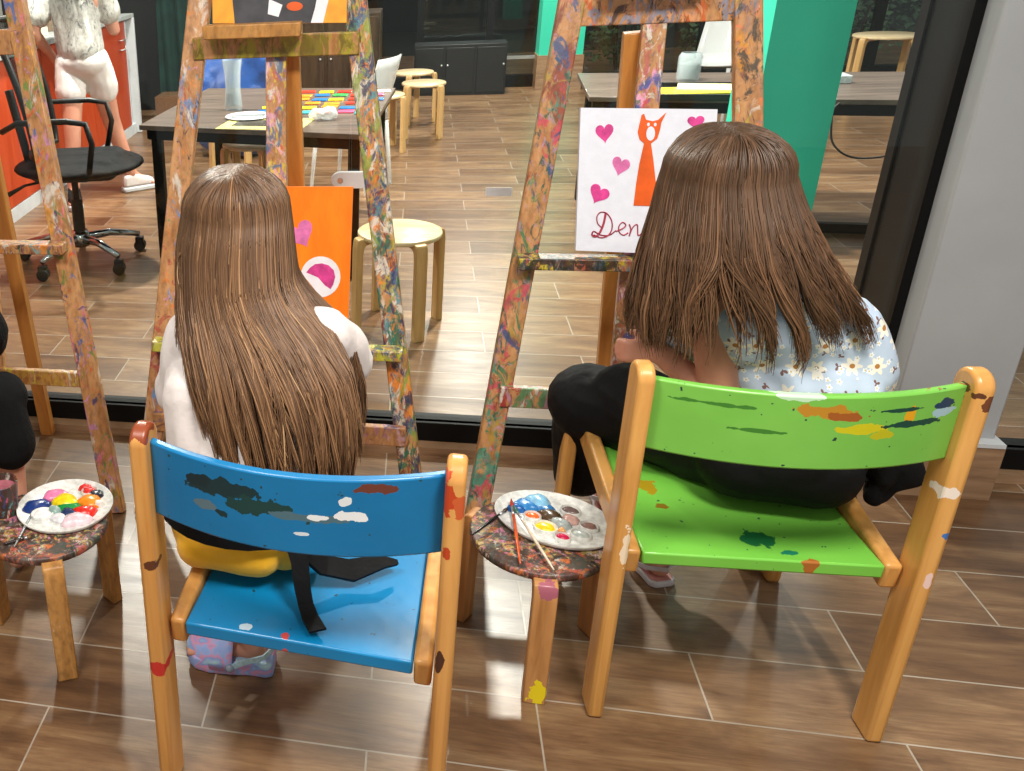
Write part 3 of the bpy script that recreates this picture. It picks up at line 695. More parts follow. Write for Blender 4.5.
def hair(parent, mat, keys, top, crown, zend, amax=(-2.0, 2.0), n=1000, seed=1, name='hair', locks=95, thick=.0024, stray=.012, under=0, part=None):
    """strands falling inside an envelope; keys = (z, cx, cy, rx, ry); azimuth 0 faces back (-Y)"""
    rnd = random.Random(seed); bm = bmesh.new(); cl = bm.loops.layers.color.new('tint'); base = V(parent.location)
    a0, a1 = amax
    def pt(az, s, z):
        cx, cy, rx, ry = lerp_keys(keys, z); cc = math.cos(az); return V((cx+math.sin(az)*rx*s, cy-math.copysign(abs(cc)**max(.6, min(1, .6+.4*(z-keys[0][0]+.22)/.22)), cc)*ry*s, z))
    lk = [rnd.uniform(a0, a1) for _ in range(locks)]; lz = [rnd.uniform(-1, 1) for _ in range(locks)]; lw = [rnd.uniform(0, 6.28) for _ in range(locks)]; lt = [rnd.gauss(0, .13) for _ in range(locks)]
    def strand(pts, rs, tint):
        nf = len(bm.faces); rings = tube(bm, pts, rs, 3, caps=False, flat=.55)
        return rings
    tints = []
    for i in range(n):
        az = a0+(a1-a0)*(i+rnd.random())/n; layer = rnd.random(); s = 1-.13*layer**1.5
        j = min(range(locks), key=lambda k: abs(lk[k]-az)); ze = zend(az) + lz[j]*.025 + rnd.uniform(-.02, .03) + (rnd.random()**1.9*.26 if abs(az) < 1.2 else 0)*(1 if zend(az) < .75 else .45)
        ztop = top[2]-.004; pts = []; N = 22
        wob = rnd.uniform(0, 6.28); wa = rnd.uniform(.2, 1)*stray
        z0 = keys[0][0]
        root = crown(az, rnd)
        for k in range(N+1):
            f = k/N
            z = z0 + (ze-z0)*f
            clump = max(0, (f-.35)/.65)**1.4
            aa = az + (lk[j]-az)*clump*.5 + lt[j]*clump*.7
            if part and part[0] < aa < part[1] and z < part[2]+wa*1.2-.01 and i % 7:
                tt = min(1, (part[2]-z)/.13) if z < part[2] else 0; tt = tt*tt*(3-2*tt)*(.93-.35*(i % 5 == 0)); mid = part[0]*.45+part[1]*.55
                e_ = part[0] if az < mid else part[1]; aa = e_ + (aa-e_)*(1-tt)
            p = pt(aa, s, z)
            p += V((math.sin(f*8+lw[j])*.009*f*f + math.sin(f*10+wob)*wa*f*.4, math.cos(f*6+wob)*wa*.3*f - (1-s)*0, 0))
            pts.append(p)
        first = pts[0]; arc = []
        for k in range(7):
            f = k/7; q = root.lerp(first, math.sin(f*PI/2)); q.z = first.z + (root.z-first.z)*math.cos(f*PI/2)**.9; arc.append(q)
        pts = arc + pts
        m = len(pts); r = thick*rnd.uniform(.6, 1.15)
        rs = [r*(.75+.25*min(1, k/5))*(1 if k < m*.72 else max(.12, 1-(k-m*.72)/(m*.28)*.9)) for k in range(m)]
        f0 = len(bm.faces); strand([p-base for p in pts], rs, 0)
        t0 = min(1, max(0, .42+rnd.gauss(0, .155)+.3*(noise.noise(V((az*3.3, seed, 0)))) - .15*layer)); tints.append((f0, len(bm.faces), t0, m))
    bm.faces.ensure_lookup_table()
    for f0, f1, t0, m in tints:
        for k in range(f0, f1):
            seg = ((k-f0)//3)/(m-1); tv = min(1, max(0, t0 + .28*(seg-.45)))
            for lp in bm.faces[k].loops: lp[cl] = (tv, tv, tv, 1)
    # solid under-layer so that no scalp shows
    nz, na = 18, 30; rows = []
    zc = [keys[0][0]+((under or (zend(0)+.10))-keys[0][0])*i/nz for i in range(nz+1)]
    nf = len(bm.faces); rr = []
    for zz in (0, .35, .7): rr.append([V(top).lerp(pt(a0+(a1-a0)*k/na, .86, zc[0]), zz) + V((0, 0, -.012 + (.5-abs(zz-.5))*.045)) for k in range(na+1)])
    for z in zc: rr.append([pt(a0+(a1-a0)*k/na, .86, z) for k in range(na+1)])
    rows = [[bm.verts.new(p-base) for p in r] for r in rr]
    fs = []
    for a, b in zip(rows, rows[1:]):
        for k in range(na): fs.append(bm.faces.new((a[k], a[k+1], b[k+1], b[k])))
    for f in fs:
        f.smooth = True
        for lp in f.loops: lp[cl] = (.12, .12, .12, 1)
    return finish(name, bm, mat, parent, smooth=True, recalc=False)
def crown_fn(top, half, back):
    def f(az, rnd):
        u = rnd.random()
        return V((top[0]+math.sin(az)*.022*rnd.random()+rnd.uniform(-.003, .003), top[1]+half-(half+back)*u*(.4+.6*(math.cos(az)*.5+.5)), top[2]-.004*u+rnd.uniform(-.003, .002)))
    return f
def off(items, b):
    b = V(b); r = []
    for it in items:
        if it[0] == 'c': r.append(('c', V(it[1])-b, V(it[2])-b, it[3], it[4]))
        else: r.append(('e', V(it[1])-b, *it[2:]))
    return r

# ---- girl on the blue chair
b1 = V((-.31, 1.60, 0))
g1 = thing('person', 'person with long dark blonde hair and white t-shirt sitting on the blue chair', 'person', b1)
I = []
P1 = head(I, (-.352, 1.835, 1.10), .93, (.1, 1, -.35))
HL, HR = V((-.385, 1.60, .505)), V((-.235, 1.60, .505))
SL, SR = V((-.430, 1.715, .885)), V((-.155, 1.745, .89))
I += [('e', (-.31, 1.60, .52), (.135, .10, .085)), ('c', (-.31, 1.61, .55), (-.305, 1.66, .72), .095, .088), ('c', (-.305, 1.66, .72), (-.30, 1.72, .84), .09, .085),
      ('c', (-.30+.05, 1.70, .82), (-.30-.05, 1.70, .82), .07, .07), ('c', SL, SR, .045, .045), ('c', (-.315, 1.755, .87), (-.345, 1.82, 1.03), .045, .04)]
LK, RK = V((-.455, 1.97, .50)), V((-.17, 2.0, .50)); LA, RA = V((-.355, 1.73, .125)), V((-.15, 2.12, .10))
limb(I, [HL, LK, LA], [.072, .05, .032]); limb(I, [HR, RK, RA], [.072, .05, .032])
I.append(('c', LK.lerp(LA, .3), LK.lerp(LA, .32), .047, .046)); I.append(('c', RK.lerp(RA, .3), RK.lerp(RA, .32), .047, .046))
foot(I, LA, (-1, .02, 0), 1.0, .028); foot(I, RA, (.1, 1, 0), 1.0, .028)
LE, RE = V((-.478, 1.80, .665)), V((-.120, 1.88, .77)); LW, RW = V((-.385, 1.955, .60)), V((-.255, 2.12, .85))
limb(I, [SL, LE, LW], [.043, .034, .022]); limb(I, [SR, RE, RW], [.043, .034, .022])
hand(I, LW, (.2, 1, -.15), (0, 0, -1), (1, 0, 0), .82, .3); hand(I, RW, (-.25, 1, .3), (-1, 0, -.3), (0, 0, 1), .82, .75)
blob('body', off(I, b1), 'skin', g1, .0045, 3)
eyes(lambda a, b, c: P1(a, b, c)-b1, .93, g1)
# t-shirt
I = [('c', (-.31, 1.60, .585), (-.305, 1.65, .72), .125, .118), ('e', (-.31, 1.60, .60), (.150, .118, .075)), ('c', (-.345, 1.69, .84), (-.255, 1.71, .84), .090, .090), ('c', (-.36, 1.665, .73), (-.25, 1.67, .73), .102, .102),
     ('c', SL+V((.02, 0, -.005)), SR+V((-.01, 0, -.005)), .058, .060), ('c', (-.33, 1.75, .91), (-.28, 1.76, .91), .062, .062),
     ('c', SL, V((-.475, 1.75, .745)), .056, .066), ('c', SR, V((-.120, 1.83, .79)), .054, .060), ('c', (-.40, 1.62, .61), (-.41, 1.66, .78), .075, .08), ('c', (-.20, 1.63, .60), (-.19, 1.67, .80), .095, .09)]
blob('tshirt', off(I, b1), 'white_cotton', g1, .0055, 5, fold=(.015, 11, (1, 1, .55)))
I = [('e', (-.325, 1.60, .515), (.152, .118, .080)), ('c', HL, HL.lerp(LK, .42), .088, .080), ('c', HR, HR.lerp(RK, .42), .088, .080), ('c', (-.40, 1.535, .492), (-.27, 1.528, .488), .048, .048)]
blob('shorts', off(I, b1), 'yellow_cotton', g1, .0055, 4, fold=(.004, 12, (1, 1, 1)))
# dark sash with loose tail hanging over the seat
bm = bmesh.new(); 
sash = []
for i in range(25):
    a = -PI*.98 + PI*1.96*i/24; sash.append(V((-.325+.165*math.sin(a), 1.597-.137*math.cos(a), .578-.022*math.sin(a*.5+.3))))
def ribbon(bm, pts, w, up, t=.004, base=V()):
    pr = None
    for p, q in zip(pts, pts[1:]): pass
    rows = []
    for i, p in enumerate(pts):
        d = (pts[min(i+1, len(pts)-1)]-pts[max(i-1, 0)]).normalized(); u = up[i] if isinstance(up, list) else up
        u = (V(u)-d*V(u).dot(d)).normalized(); s = d.cross(u)
        ww = w[i] if isinstance(w, list) else w
        rows.append([bm.verts.new(V(p)-base+u*ww/2*a+s*t/2*c) for a, c in ((-1, -1), (1, -1), (1, 1), (-1, 1))])
    for a, b in zip(rows, rows[1:]):
        for k in range(4): bm.faces.new((a[k], b[k], b[(k+1) % 4], a[(k+1) % 4]))
    bm.faces.new(rows[0]); bm.faces.new(rows[-1][::-1])
ribbon(bm, sash, .05, V((0, 0, 1)), .008, b1); finish('sash', bm, 'black_cotton', g1, smooth='auto')
SASH_TAIL = [V((-.20, 1.50, .56)), V((-.185, 1.475, .52)), V((-.178, 1.455, .475)), V((-.170, 1.44, .447)), V((-.158, 1.41, .441)), V((-.140, 1.375, .441))]
bm = bmesh.new(); ribbon(bm, SASH_TAIL, [.04, .035, .032, .03, .032, .034], V((1, .15, 0)), .005, b1)
ribbon(bm, [V((-.20, 1.515, .53)), V((-.15, 1.53, .475)), V((-.09, 1.55, .452)), V((-.03, 1.575, .462)), V((.0, 1.59, .452))], [.03, .045, .05, .03, .01], V((0, 1, .3)), .008, b1)
blob_t = finish('sash_tail', bm, 'black_satin', g1, smooth='auto')
def clog(parent, a, d, base, strap=True):
    a = V(a)-base; d = V(d); d.z = 0; d.normalize(); ang = math.atan2(d.y, d.x); R = Matrix.Rotation(ang, 4, 'Z')
    root = None
    prof = [(-.075, .030), (-.06, .038), (-.02, .038), (.03, .044), (.08, .047), (.115, .040), (.137, .02)]
    bm = bmesh.new(); n = 24; rows = []
    for zz, ex in ((0, .0), (.02, .006), (.044, .003)):
        rw = []
        ol = [(x, w+ex) for x, w in prof] + [(x, -w-ex) for x, w in prof[::-1]]
        rows.append([bm.verts.new(R @ V((x, y, zz)) + V((a.x, a.y, 0))) for x, y in ol])
    for p, q in zip(rows, rows[1:]):
        m = len(p)
        for k in range(m): bm.faces.new((p[k], p[(k+1) % m], q[(k+1) % m], q[k]))
    bm.faces.new(rows[0][::-1]); bm.faces.new(rows[-1])
    sole = finish('shoe', bm, 'clog', parent, bevel=.006)
    bm = bmesh.new(); rows = []   # domed vamp over the toes
    for i in range(9):
        f = i/8; x = .02+.116*f; w = .049*math.sqrt(max(.02, 1-((f-.25)/.8)**2 if f > .25 else 1)); h = .078*(1-.5*f**1.8)
        rows.append([bm.verts.new(R @ V((x, w*math.cos(PI*k/12)*1.0, .02+max(.0, math.sin(PI*k/12))**.8*h)) + V((a.x, a.y, 0))) for k in range(13)])
    for p, q in zip(rows, rows[1:]):
        for k in range(12): bm.faces.new((p[k], p[k+1], q[k+1], q[k]))
    bm.faces.new(rows[-1])
    vv = finish('vamp', bm, 'clog', sole, smooth=True)
    sm = vv.modifiers.new('s', 'SOLIDIFY'); sm.thickness = .006; sm.offset = 1
    bm = bmesh.new()
    sp = [R @ V((x, y, z)) + V((a.x, a.y, 0)) for x, y, z in ((.03, -.052, .03), (-.01, -.052, .055), (-.055, -.042, .068), (-.078, 0, .072), (-.055, .042, .068), (-.01, .052, .055), (.03, .052, .03))]
    ribbon(bm, sp, .014, V((0, 0, 1)), .004); finish('heel_strap', bm, paint_mat('#b9dce6'), sole, smooth='auto')
    for s in (-1, 1):
        bm = bmesh.new(); bmesh.ops.create_uvsphere(bm, u_segments=14, v_segments=8, radius=.011, matrix=Matrix.Translation(R @ V((.025, s*.054, .034)) + V((a.x, a.y, 0)))); finish('strap_button', bm, paint_mat('#8a98a8'), sole, smooth=True)
    # charm flower and vent holes
    for k, (x, y) in enumerate(((.06, -.02), (.085, .012), (.07, .03), (.105, -.012), (.05, .005))):
        bm = bmesh.new(); zc = .018+.066*(1-.55*((x-.02)/.116)**1.8)*.93-abs(y)*.25
        if k == 0:
            for q in range(6): splat(bm, R @ V((x+.010*math.cos(q*1.05), y+.010*math.sin(q*1.05), zc)) + V((a.x, a.y, 0)), .007, .008, q)
            finish('flower_charm', bm, paint_mat('#efe3a4'), sole, smooth=True)
        else:
            splat(bm, R @ V((x, y, zc)) + V((a.x, a.y, 0)), .006, .005, k); finish('vent_hole', bm, paint_mat('#3c3440'), sole, smooth=True)
    return sole
clog(g1, LA, (-1, .02, 0), b1); clog(g1, RA, (.1, 1, 0), b1)
k1 = [(1.13, -.349, 1.81, .112, .112), (1.095, -.349, 1.80, .117, .122), (1.06, -.350, 1.795, .121, .130), (1.0, -.345, 1.78, .122, .140), (.96, -.330, 1.765, .133, .149), (.91, -.298, 1.737, .156, .163), (.85, -.268, 1.705, .168, .172), (.79, -.250, 1.68, .166, .172), (.72, -.234, 1.655, .154, .165), (.60, -.225, 1.64, .135, .150), (.5, -.225, 1.63, .12, .15)]
def ze1(az):
    if az < -1.2: return .88+.04*math.sin(az*9)
    if az < -.85: return .70+.05*math.sin(az*13)
    if az > 1.25: return .72
    return .63+.03*math.cos(az*4)
hair(g1, 'hair_blonde', k1, (-.348, 1.80, 1.212), crown_fn((-.348, 1.83, 1.212), .03, .06), ze1, (-2.0, 1.9), 4000, 3, under=.88)

# ---- girl on the green chair
b2 = V((.79, 2.03, 0))
g2 = thing('person', 'person with long brown hair, floral off-shoulder top and black trousers sitting on the green chair', 'person', b2)
I = []
P2 = head(I, (.618, 2.055, 1.115), 1.0, (-.25, 1, -.45))
SL, SR = V((.600, 1.985, .925)), V((.840, 2.01, .875))
HL, HR = V((.725, 2.05, .53)), V((.875, 2.05, .53))
I += [('e', (.80, 2.04, .54), (.155, .115, .10)), ('c', (.80, 2.04, .58), (.77, 2.03, .74), .10, .092), ('c', (.77, 2.03, .74), (.735, 2.0, .85), .095, .09), ('c', (.68, 2.0, .84), (.79, 2.0, .84), .09, .09),
      ('c', SL, SR, .046, .046), ('c', (.725, 2.0, .89), (.64, 2.035, 1.05), .05, .042)]
LK, RK = V((.455, 2.26, .505)), V((.80, 2.33, .50)); LA, RA = V((.600, 2.56, .115)), V((.665, 2.25, .11))
limb(I, [HL, LK, LA], [.082, .056, .034]); limb(I, [HR, RK, RA], [.082, .056, .034])
foot(I, LA, (.1, 1, 0), 1.05, .022); foot(I, RA, (-.35, .9, 0), 1.05, .022)
LE, RE = V((.648, 1.925, .685)), V((.86, 2.20, .76)); LW, RW = V((.545, 2.045, .745)), V((.77, 2.33, .90))
limb(I, [SL, SL.lerp(LE, .5), LE, LW], [.046, .042, .036, .024]); limb(I, [SR, RE, RW], [.044, .036, .024])
hand(I, LW, (-1, .05, -.05), (.2, 1, -.3), (0, 0, 1), 1.02, .95); hand(I, RW, (-.3, 1, .2), (-1, 0, -.2), (0, 0, 1), .9, .8)
blob('body', off(I, b2), 'skin', g2, .0045, 3)
eyes(lambda a, b, c: P2(a, b, c)-b2, 1.0, g2)
I = [('c', (.69, 2.0, .835), (.80, 2.0, .83), .108, .11), ('c', (.745, 2.01, .74), (.82, 2.01, .74), .118, .125), ('c', (.80, 2.02, .68), (.84, 2.02, .66), .125, .125),
     ('c', (.86, 1.965, .85), (.885, 1.97, .75), .062, .085), ('c', (.66, 1.96, .86), (.80, 1.95, .875), .05, .05), ('c', (.60, 2.06, .835), (.61, 2.09, .78), .07, .075), ('c', (.55, 2.07, .80), (.60, 2.1, .78), .05, .06), ('c', (.76, 1.93, .72), (.86, 1.93, .72), .07, .075)]
blob('blouse', off(I, b2), 'floral', g2, .0055, 5, fold=(.014, 11, (1, 1, .55)))
I = [('e', (.80, 2.02, .545), (.185, .145, .115)), ('c', (.72, 1.97, .52), (.87, 1.96, .52), .085, .085), ('c', HL, LK, .115, .098), ('c', LK, LK.lerp(LA, .55), .10, .085), ('c', HR, RK, .11, .085), ('c', RK, RK.lerp(RA, .6), .085, .075), ('c', LK, (.475, 2.33, .26), .085, .075), ('c', (.60, 2.10, .54), (.53, 2.2, .55), .10, .09), ('c', (.80, 2.02, .62), (.79, 2.02, .68), .13, .12)]
blob('trousers', off(I, b2), 'black_satin', g2, .006, 5, fold=(.006, 7, (1, 1, 1)))
def sandal(parent, a, d, base, s=1.05):
    a = V(a)-base; d = V(d); ang = math.atan2(d.y, d.x); R = Matrix.Rotation(ang, 4, 'Z'); T = V((a.x, a.y, 0))
    prof = [(-.062, .022), (-.05, .034), (0, .032), (.05, .038), (.10, .042), (.135, .034), (.152, .016)]
    bm = bmesh.new(); ol = [(x*s, w*s) for x, w in prof] + [(x*s, -w*s) for x, w in prof[::-1]]
    prism(bm, ol, lambda u, v, w: R @ V((u, v, w)) + T, .018); so = finish('sandal', bm, 'sandal', parent, bevel=.004)
    bm = bmesh.new(); prism(bm, [(x*.9, y*.85) for x, y in ol], lambda u, v, w: R @ V((u, v, .0185+w)) + T, .002); finish('insole', bm, 'insole', so)
    for xs, h in ((.085, .052), (.02, .075)):
        bm = bmesh.new(); pts = [R @ V((xs*s, .042*math.cos(PI*k/10)*s, .016+math.sin(PI*k/10)*h*s)) + T for k in range(11)]
        ribbon(bm, pts, .014, R.to_3x3() @ V((1, 0, 0)), .004); finish('strap', bm, 'sandal', so, smooth='auto')
    bm = bmesh.new(); pts = [R @ V((x*s, y*s, z*s)) + T for x, y, z in ((.02, .040, .03), (-.03, .036, .045), (-.062, 0, .055), (-.03, -.036, .045), (.02, -.040, .03))]
    ribbon(bm, pts, .012, V((0, 0, 1)), .004); finish('heel_strap', bm, 'sandal', so, smooth='auto')
sandal(g2, LA, (.1, 1, 0), b2); sandal(g2, RA, (-.35, .9, 0), b2)
k2 = [(1.155, .610, 2.015, .119, .118), (1.12, .614, 2.01, .129, .128), (1.075, .621, 2.0, .141, .140), (1.01, .633, 1.985, .164, .150), (.955, .648, 1.975, .184, .155), (.90, .664, 1.965, .207, .155), (.85, .672, 1.955, .212, .150), (.78, .672, 1.95, .20, .145), (.7, .68, 1.95, .19, .14)]
def ze2(az):
    k = math.sin(az)
    if k < -.76: return .845+.02*math.sin(az*11)
    if k < .3: return .85 + .02*math.sin(az*17)
    return .885+.02*math.sin(az*9)
hair(g2, 'hair_brown', k2, (.606, 2.0, 1.242), crown_fn((.606, 2.03, 1.242), .04, .06), ze2, (-2.05, 1.85), 4200, 5, stray=.016, under=1.0, part=(-.76, .03, 1.045))
# dark jacket hung beside her
I = [('c', (.965, 2.0, .58), (1.02, 1.995, .51), .045, .05), ('c', (1.02, 1.995, .51), (1.005, 1.99, .46), .042, .03), ('c', (.955, 1.985, .56), (.953, 1.98, .44), .018, .013), ('c', (.953, 1.98, .44), (.948, 1.98, .385), .011, .010)]
o = blob('hanging_jacket', off(I, (.98, 2.0, 0)), 'black_cotton', None, .005, 3, fold=(.022, 18, (1, 1, .6)), loc=(.98, 2.0, 0)); tag(o, 'black jacket bundle hanging beside the right edge of the green seat', 'jacket')

# ---- child at the left edge of the frame
b3 = V((-1.28, 1.95, 0))
g3 = thing('person', 'person in black at the left edge, only sleeve, shorts and one leg showing', 'person', b3)
I = []
P3 = head(I, (-1.25, 2.02, 1.18), .95, (0, 1, -.3))
SL, SR = V((-1.42, 1.97, .96)), V((-1.13, 1.97, .96)); HL, HR = V((-1.36, 1.93, .53)), V((-1.2, 1.93, .53))
I += [('e', (-1.28, 1.93, .54), (.14, .1, .09)), ('c', (-1.28, 1.93, .58), (-1.275, 1.97, .86), .095, .09), ('c', SL, SR, .048, .048), ('c', (-1.27, 1.97, .92), (-1.255, 2.0, 1.1), .048, .04), ('c', (-1.33, 1.96, .86), (-1.22, 1.96, .86), .08, .08)]
LK, RK = V((-1.36, 2.3, .5)), V((-1.075, 2.07, .52)); LA, RA = V((-1.36, 2.3, .1)), V((-1.060, 2.02, .1))
limb(I, [HL, LK, LA], [.075, .052, .033]); limb(I, [HR, RK, RA], [.075, .052, .033]); foot(I, LA, (0, 1, 0), 1, .02); foot(I, RA, (0, 1, 0), 1, .02)
LE, RE = V((-1.46, 2.05, .75)), V((-1.085, 2.06, .72)); LW, RW = V((-1.4, 2.25, .8)), V((-1.16, 2.26, .78))
limb(I, [SL, LE, LW], [.043, .035, .023]); limb(I, [SR, RE, RW], [.043, .035, .023]); hand(I, LW, (0, 1, .2), (0, 0, -1), (1, 0, 0), .85, .5); hand(I, RW, (-.2, 1, .2), (0, 0, -1), (-1, 0, 0), .85, .5)
blob('body', off(I, b3), 'skin', g3, .006, 3); eyes(lambda a, b, c: P3(a, b, c)-b3, .95, g3)
I = [('c', (-1.28, 1.93, .6), (-1.275, 1.96, .85), .125, .115), ('c', SL, SR, .062, .062), ('c', SL, LE, .06, .07), ('c', SR, RE, .06, .065), ('c', RE, RE+V((-.01, .02, -.03)), .065, .06)]
blob('tshirt', off(I, b3), 'black_cotton', g3, .007, 4, fold=(.006, 9, (1, 1, .6)))
I = [('e', (-1.28, 1.93, .55), (.17, .13, .1)), ('c', HL, HL.lerp(LK, .8), .09, .085), ('c', HR, RK, .09, .075), ('c', RK+V((.0, -.02, -.01)), RK+V((.018, -.03, -.12)), .072, .078)]
blob('shorts', off(I, b3), 'black_cotton', g3, .007, 4, fold=(.005, 9, (1, 1, 1)))
k3 = [(1.26, -1.25, 2.0, .09, .09), (1.18, -1.25, 1.99, .105, .115), (1.0, -1.25, 1.97, .12, .13), (.8, -1.25, 1.94, .12, .14)]
hair(g3, 'hair_brown', k3, (-1.25, 2.0, 1.30), crown_fn((-1.25, 2.02, 1.30), .04, .05), lambda a: .9, (-1.9, 1.9), 350, 8, thick=.007)
st3 = wooden_chair('wooden_chair', 'wooden chair under the person at the left edge, mostly out of view', (-1.42, 1.70, 0), 0, 'chair_wood_b', 'blue_panel', 'blue_seat')

# ---- girl by the cabinet
b4 = V((-2.13, 6.05, 0)); B4 = V((-2.13, 6.05, 0))
g4 = thing('person', 'person in white t-shirt and shorts walking beside the orange cabinet', 'person', b4)
I = []
P4 = head(I, (-2.19, 6.08, 1.36), .98, (-.6, .7, -.2))
SL, SR = V((-2.33, 6.02, 1.12)), V((-2.05, 6.1, 1.12)); HL, HR = V((-2.22, 6.02, .72)), V((-2.09, 6.06, .72))
I += [('e', (-2.16, 6.04, .74), (.125, .095, .1)), ('c', (-2.16, 6.04, .78), (-2.18, 6.06, 1.03), .092, .09), ('c', SL, SR, .045, .045), ('c', (-2.19, 6.06, 1.1), (-2.19, 6.07, 1.27), .045, .04), ('c', (-2.24, 6.05, 1.03), (-2.13, 6.07, 1.03), .08, .08)]
LK, RK = V((-2.22, 5.95, .41)), V((-2.06, 6.14, .41)); LA, RA = V((-2.23, 5.9, .09)), V((-1.99, 6.2, .1))
limb(I, [HL, LK, LA], [.075, .05, .034]); limb(I, [HR, RK, RA], [.075, .05, .034]); foot(I, LA, (.4, -1, 0), 1.05, .02); foot(I, RA, (.6, .5, 0), 1.05, .02)
LE, RE = V((-2.38, 5.96, .90)), V((-2.02, 6.2, .88)); LW, RW = V((-2.33, 6.1, .74)), V((-2.12, 6.3, .98))
limb(I, [SL, LE, LW], [.042, .034, .022]); limb(I, [SR, RE, RW], [.042, .034, .022]); hand(I, LW, (0, .3, -1), (1, 0, 0), (0, 1, 0), .9, .4); hand(I, RW, (-.2, 1, .2), (0, 0, -1), (-1, 0, 0), .9, .5)
blob('body', off(I, b4), 'skin', g4, .007, 3); eyes(lambda a, b, c: P4(a, b, c)-b4, .98, g4)
I = [('c', (-2.16, 6.04, .80), (-2.18, 6.05, 1.02), .125, .12), ('c', SL, SR, .06, .06), ('c', SL, SL.lerp(LE, .6), .058, .07), ('c', SR, SR.lerp(RE, .6), .058, .07)]
M['printed'] = painted_wood('grey_printed_cotton', 21, .5, '#d8d6d0', '#c2c0ba', ['#6f7278', '#9a9c9e', '#50535a'], 16)
blob('tshirt', off(I, b4), 'printed', g4, .008, 4, fold=(.008, 8, (1, 1, .6)))
I = [('e', (-2.16, 6.04, .74), (.148, .12, .1)), ('c', HL, HL.lerp(LK, .42), .082, .086), ('c', HR, HR.lerp(RK, .42), .082, .086)]
blob('shorts', off(I, b4), 'white_cotton', g4, .008, 4, fold=(.006, 9, (1, 1, 1)))
k4 = [(1.44, -2.19, 6.06, .085, .085), (1.36, -2.18, 6.05, .10, .105), (1.18, -2.15, 6.03, .11, .12), (1.0, -2.11, 6.0, .09, .13)]
hair(g4, 'hair_brown', k4, (-2.19, 6.06, 1.48), crown_fn((-2.19, 6.07, 1.48), .03, .04), lambda a: 1.08, (-1.9, 1.9), 260, 9, thick=.008)
for a, d in ((LA, V((.4, -1, 0))), (RA, V((.6, .5, 0)))):
    R = Matrix.Rotation(math.atan2(d.y, d.x), 4, 'Z'); T = V((a.x, a.y, 0))-b4
    bm = bmesh.new(); prof = [(-.06, .025), (-.045, .036), (0, .034), (.06, .04), (.11, .042), (.145, .034), (.16, .015)]; ol = prof+[(x, -y) for x, y in prof[::-1]]
    prism(bm, ol, lambda u, v, w: R @ V((u, v, w)) + T, .03); sh = finish('sneaker', bm, 'white_lam', g4, bevel=.008)
    bm = bmesh.new(); prism(bm, [(x*.93, y*.92) for x, y in ol if x < .15], lambda u, v, w: R @ V((u*(1-.1*w/.05), v, .03+w*(1.3 if u < .03 else .75))) + T, .05); finish('upper', bm, 'black_cotton' if a is LA else 'white_cotton', sh, bevel=.012, seg=3)

g4.location = B4; g4.scale = (1.26,)*3
# ------------------------------------------------------------------ office chair
oc = thing('office_chair', 'black mesh office chair with chrome star base behind the glass', 'office chair', (-1.80, 4.70, 0))
bm = bmesh.new()
hub = V((0, 0, .115))
lathe(bm, [(0, .08), (.045, .08), (.05, .12), (.035, .15), (0, .15)], 24)
ends = []
for k in range(5):
    a = -.78 + 2*PI*k/5; e = V((math.cos(a)*.29, math.sin(a)*.29, .085)); ends.append(e)
    tube(bm, [hub, hub.lerp(e, .5)+V((0, 0, .018)), e], [.022, .018, .013], 10)
finish('star_base', bm, 'chrome', oc, smooth=True)
for e in ends:
    bm = bmesh.new()
    for s in (-1, 1):
        bmesh.ops.create_cone(bm, cap_ends=True, segments=20, radius1=.028, radius2=.028, depth=.018, matrix=Matrix.Translation((e.x+s*.013*0, e.y+s*.014, .029)) @ Matrix.Rotation(PI/2, 4, 'X'))
    box(bm, (e.x, e.y, .055), (.04, .036, .03)); finish('caster', bm, 'black_plastic', oc, bevel=.004)
bm = bmesh.new(); tube(bm, [V((0, 0, .14)), V((0, 0, .30))], .028, 16); tube(bm, [V((0, 0, .30)), V((0, 0, .42))], .016, 16); box(bm, (0, 0, .425), (.16, .2, .05)); finish('gas_lift', bm, 'black_plastic', oc, smooth='auto')
bm = bmesh.new(); tube(bm, [V((.02, -.02, .42)), V((-.20, -.12, .40)), V((-.27, -.16, .37))], [.006, .006, .012], 8); finish('lever', bm, 'black_plastic', oc, smooth=True)
I = [('c', (-.12, -.13, .46), (.18, -.13, .46), .05, .05), ('c', (-.12, .13, .46), (.18, .13, .46), .05, .05), ('c', (-.17, 0, .46), (.23, 0, .46), .05, .05), ('e', (.03, 0, .46), (.30, .27, .045)), ]
blob('seat', I, 'black_satin', oc, .009, 6)
bm = bmesh.new(); N = 12; rows = []
for i in range(N+1):
    f = i/N; z = .53+.56*f; hwid = .20+.03*math.sin(PI*f)-.02*f; xx = -.17-.13*f+.03*math.sin(PI*f)
    rows.append([V((xx+.06*(k/8*2-1)**2, hwid*(k/8*2-1), z)) for k in range(9)])
vs = [[bm.verts.new(p) for p in r] for r in rows]
for a, b in zip(vs, vs[1:]):
    for k in range(8): bm.faces.new((a[k], a[k+1], b[k+1], b[k]))
mb = finish('back_mesh', bm, mk_clear('black_mesh', '#101112', .82), oc, smooth=True)
bm = bmesh.new(); ring = [r[0] for r in rows]+rows[-1][1:-1]+[r[-1] for r in rows[::-1]]+rows[0][1:-1][::-1]; ring.append(ring[0]); tube(bm, ring, .015, 8); tube(bm, [V((0, 0, .42)), V((-.2, 0, .44)), V((-.21, 0, .55)), V((-.25, 0, .8))], .02, 8); finish('back_frame', bm, 'black_plastic', oc, smooth=True)
for s in (-1, 1):
    bm = bmesh.new(); tube(bm, [V((.12, s*.24, .47)), V((.15, s*.27, .60)), V((.13, s*.27, .685)), V((.05, s*.27, .70)), V((-.16, s*.27, .70)), V((-.24, s*.23, .66))], .013, 8); finish('armrest', bm, 'black_plastic', oc, smooth=True)
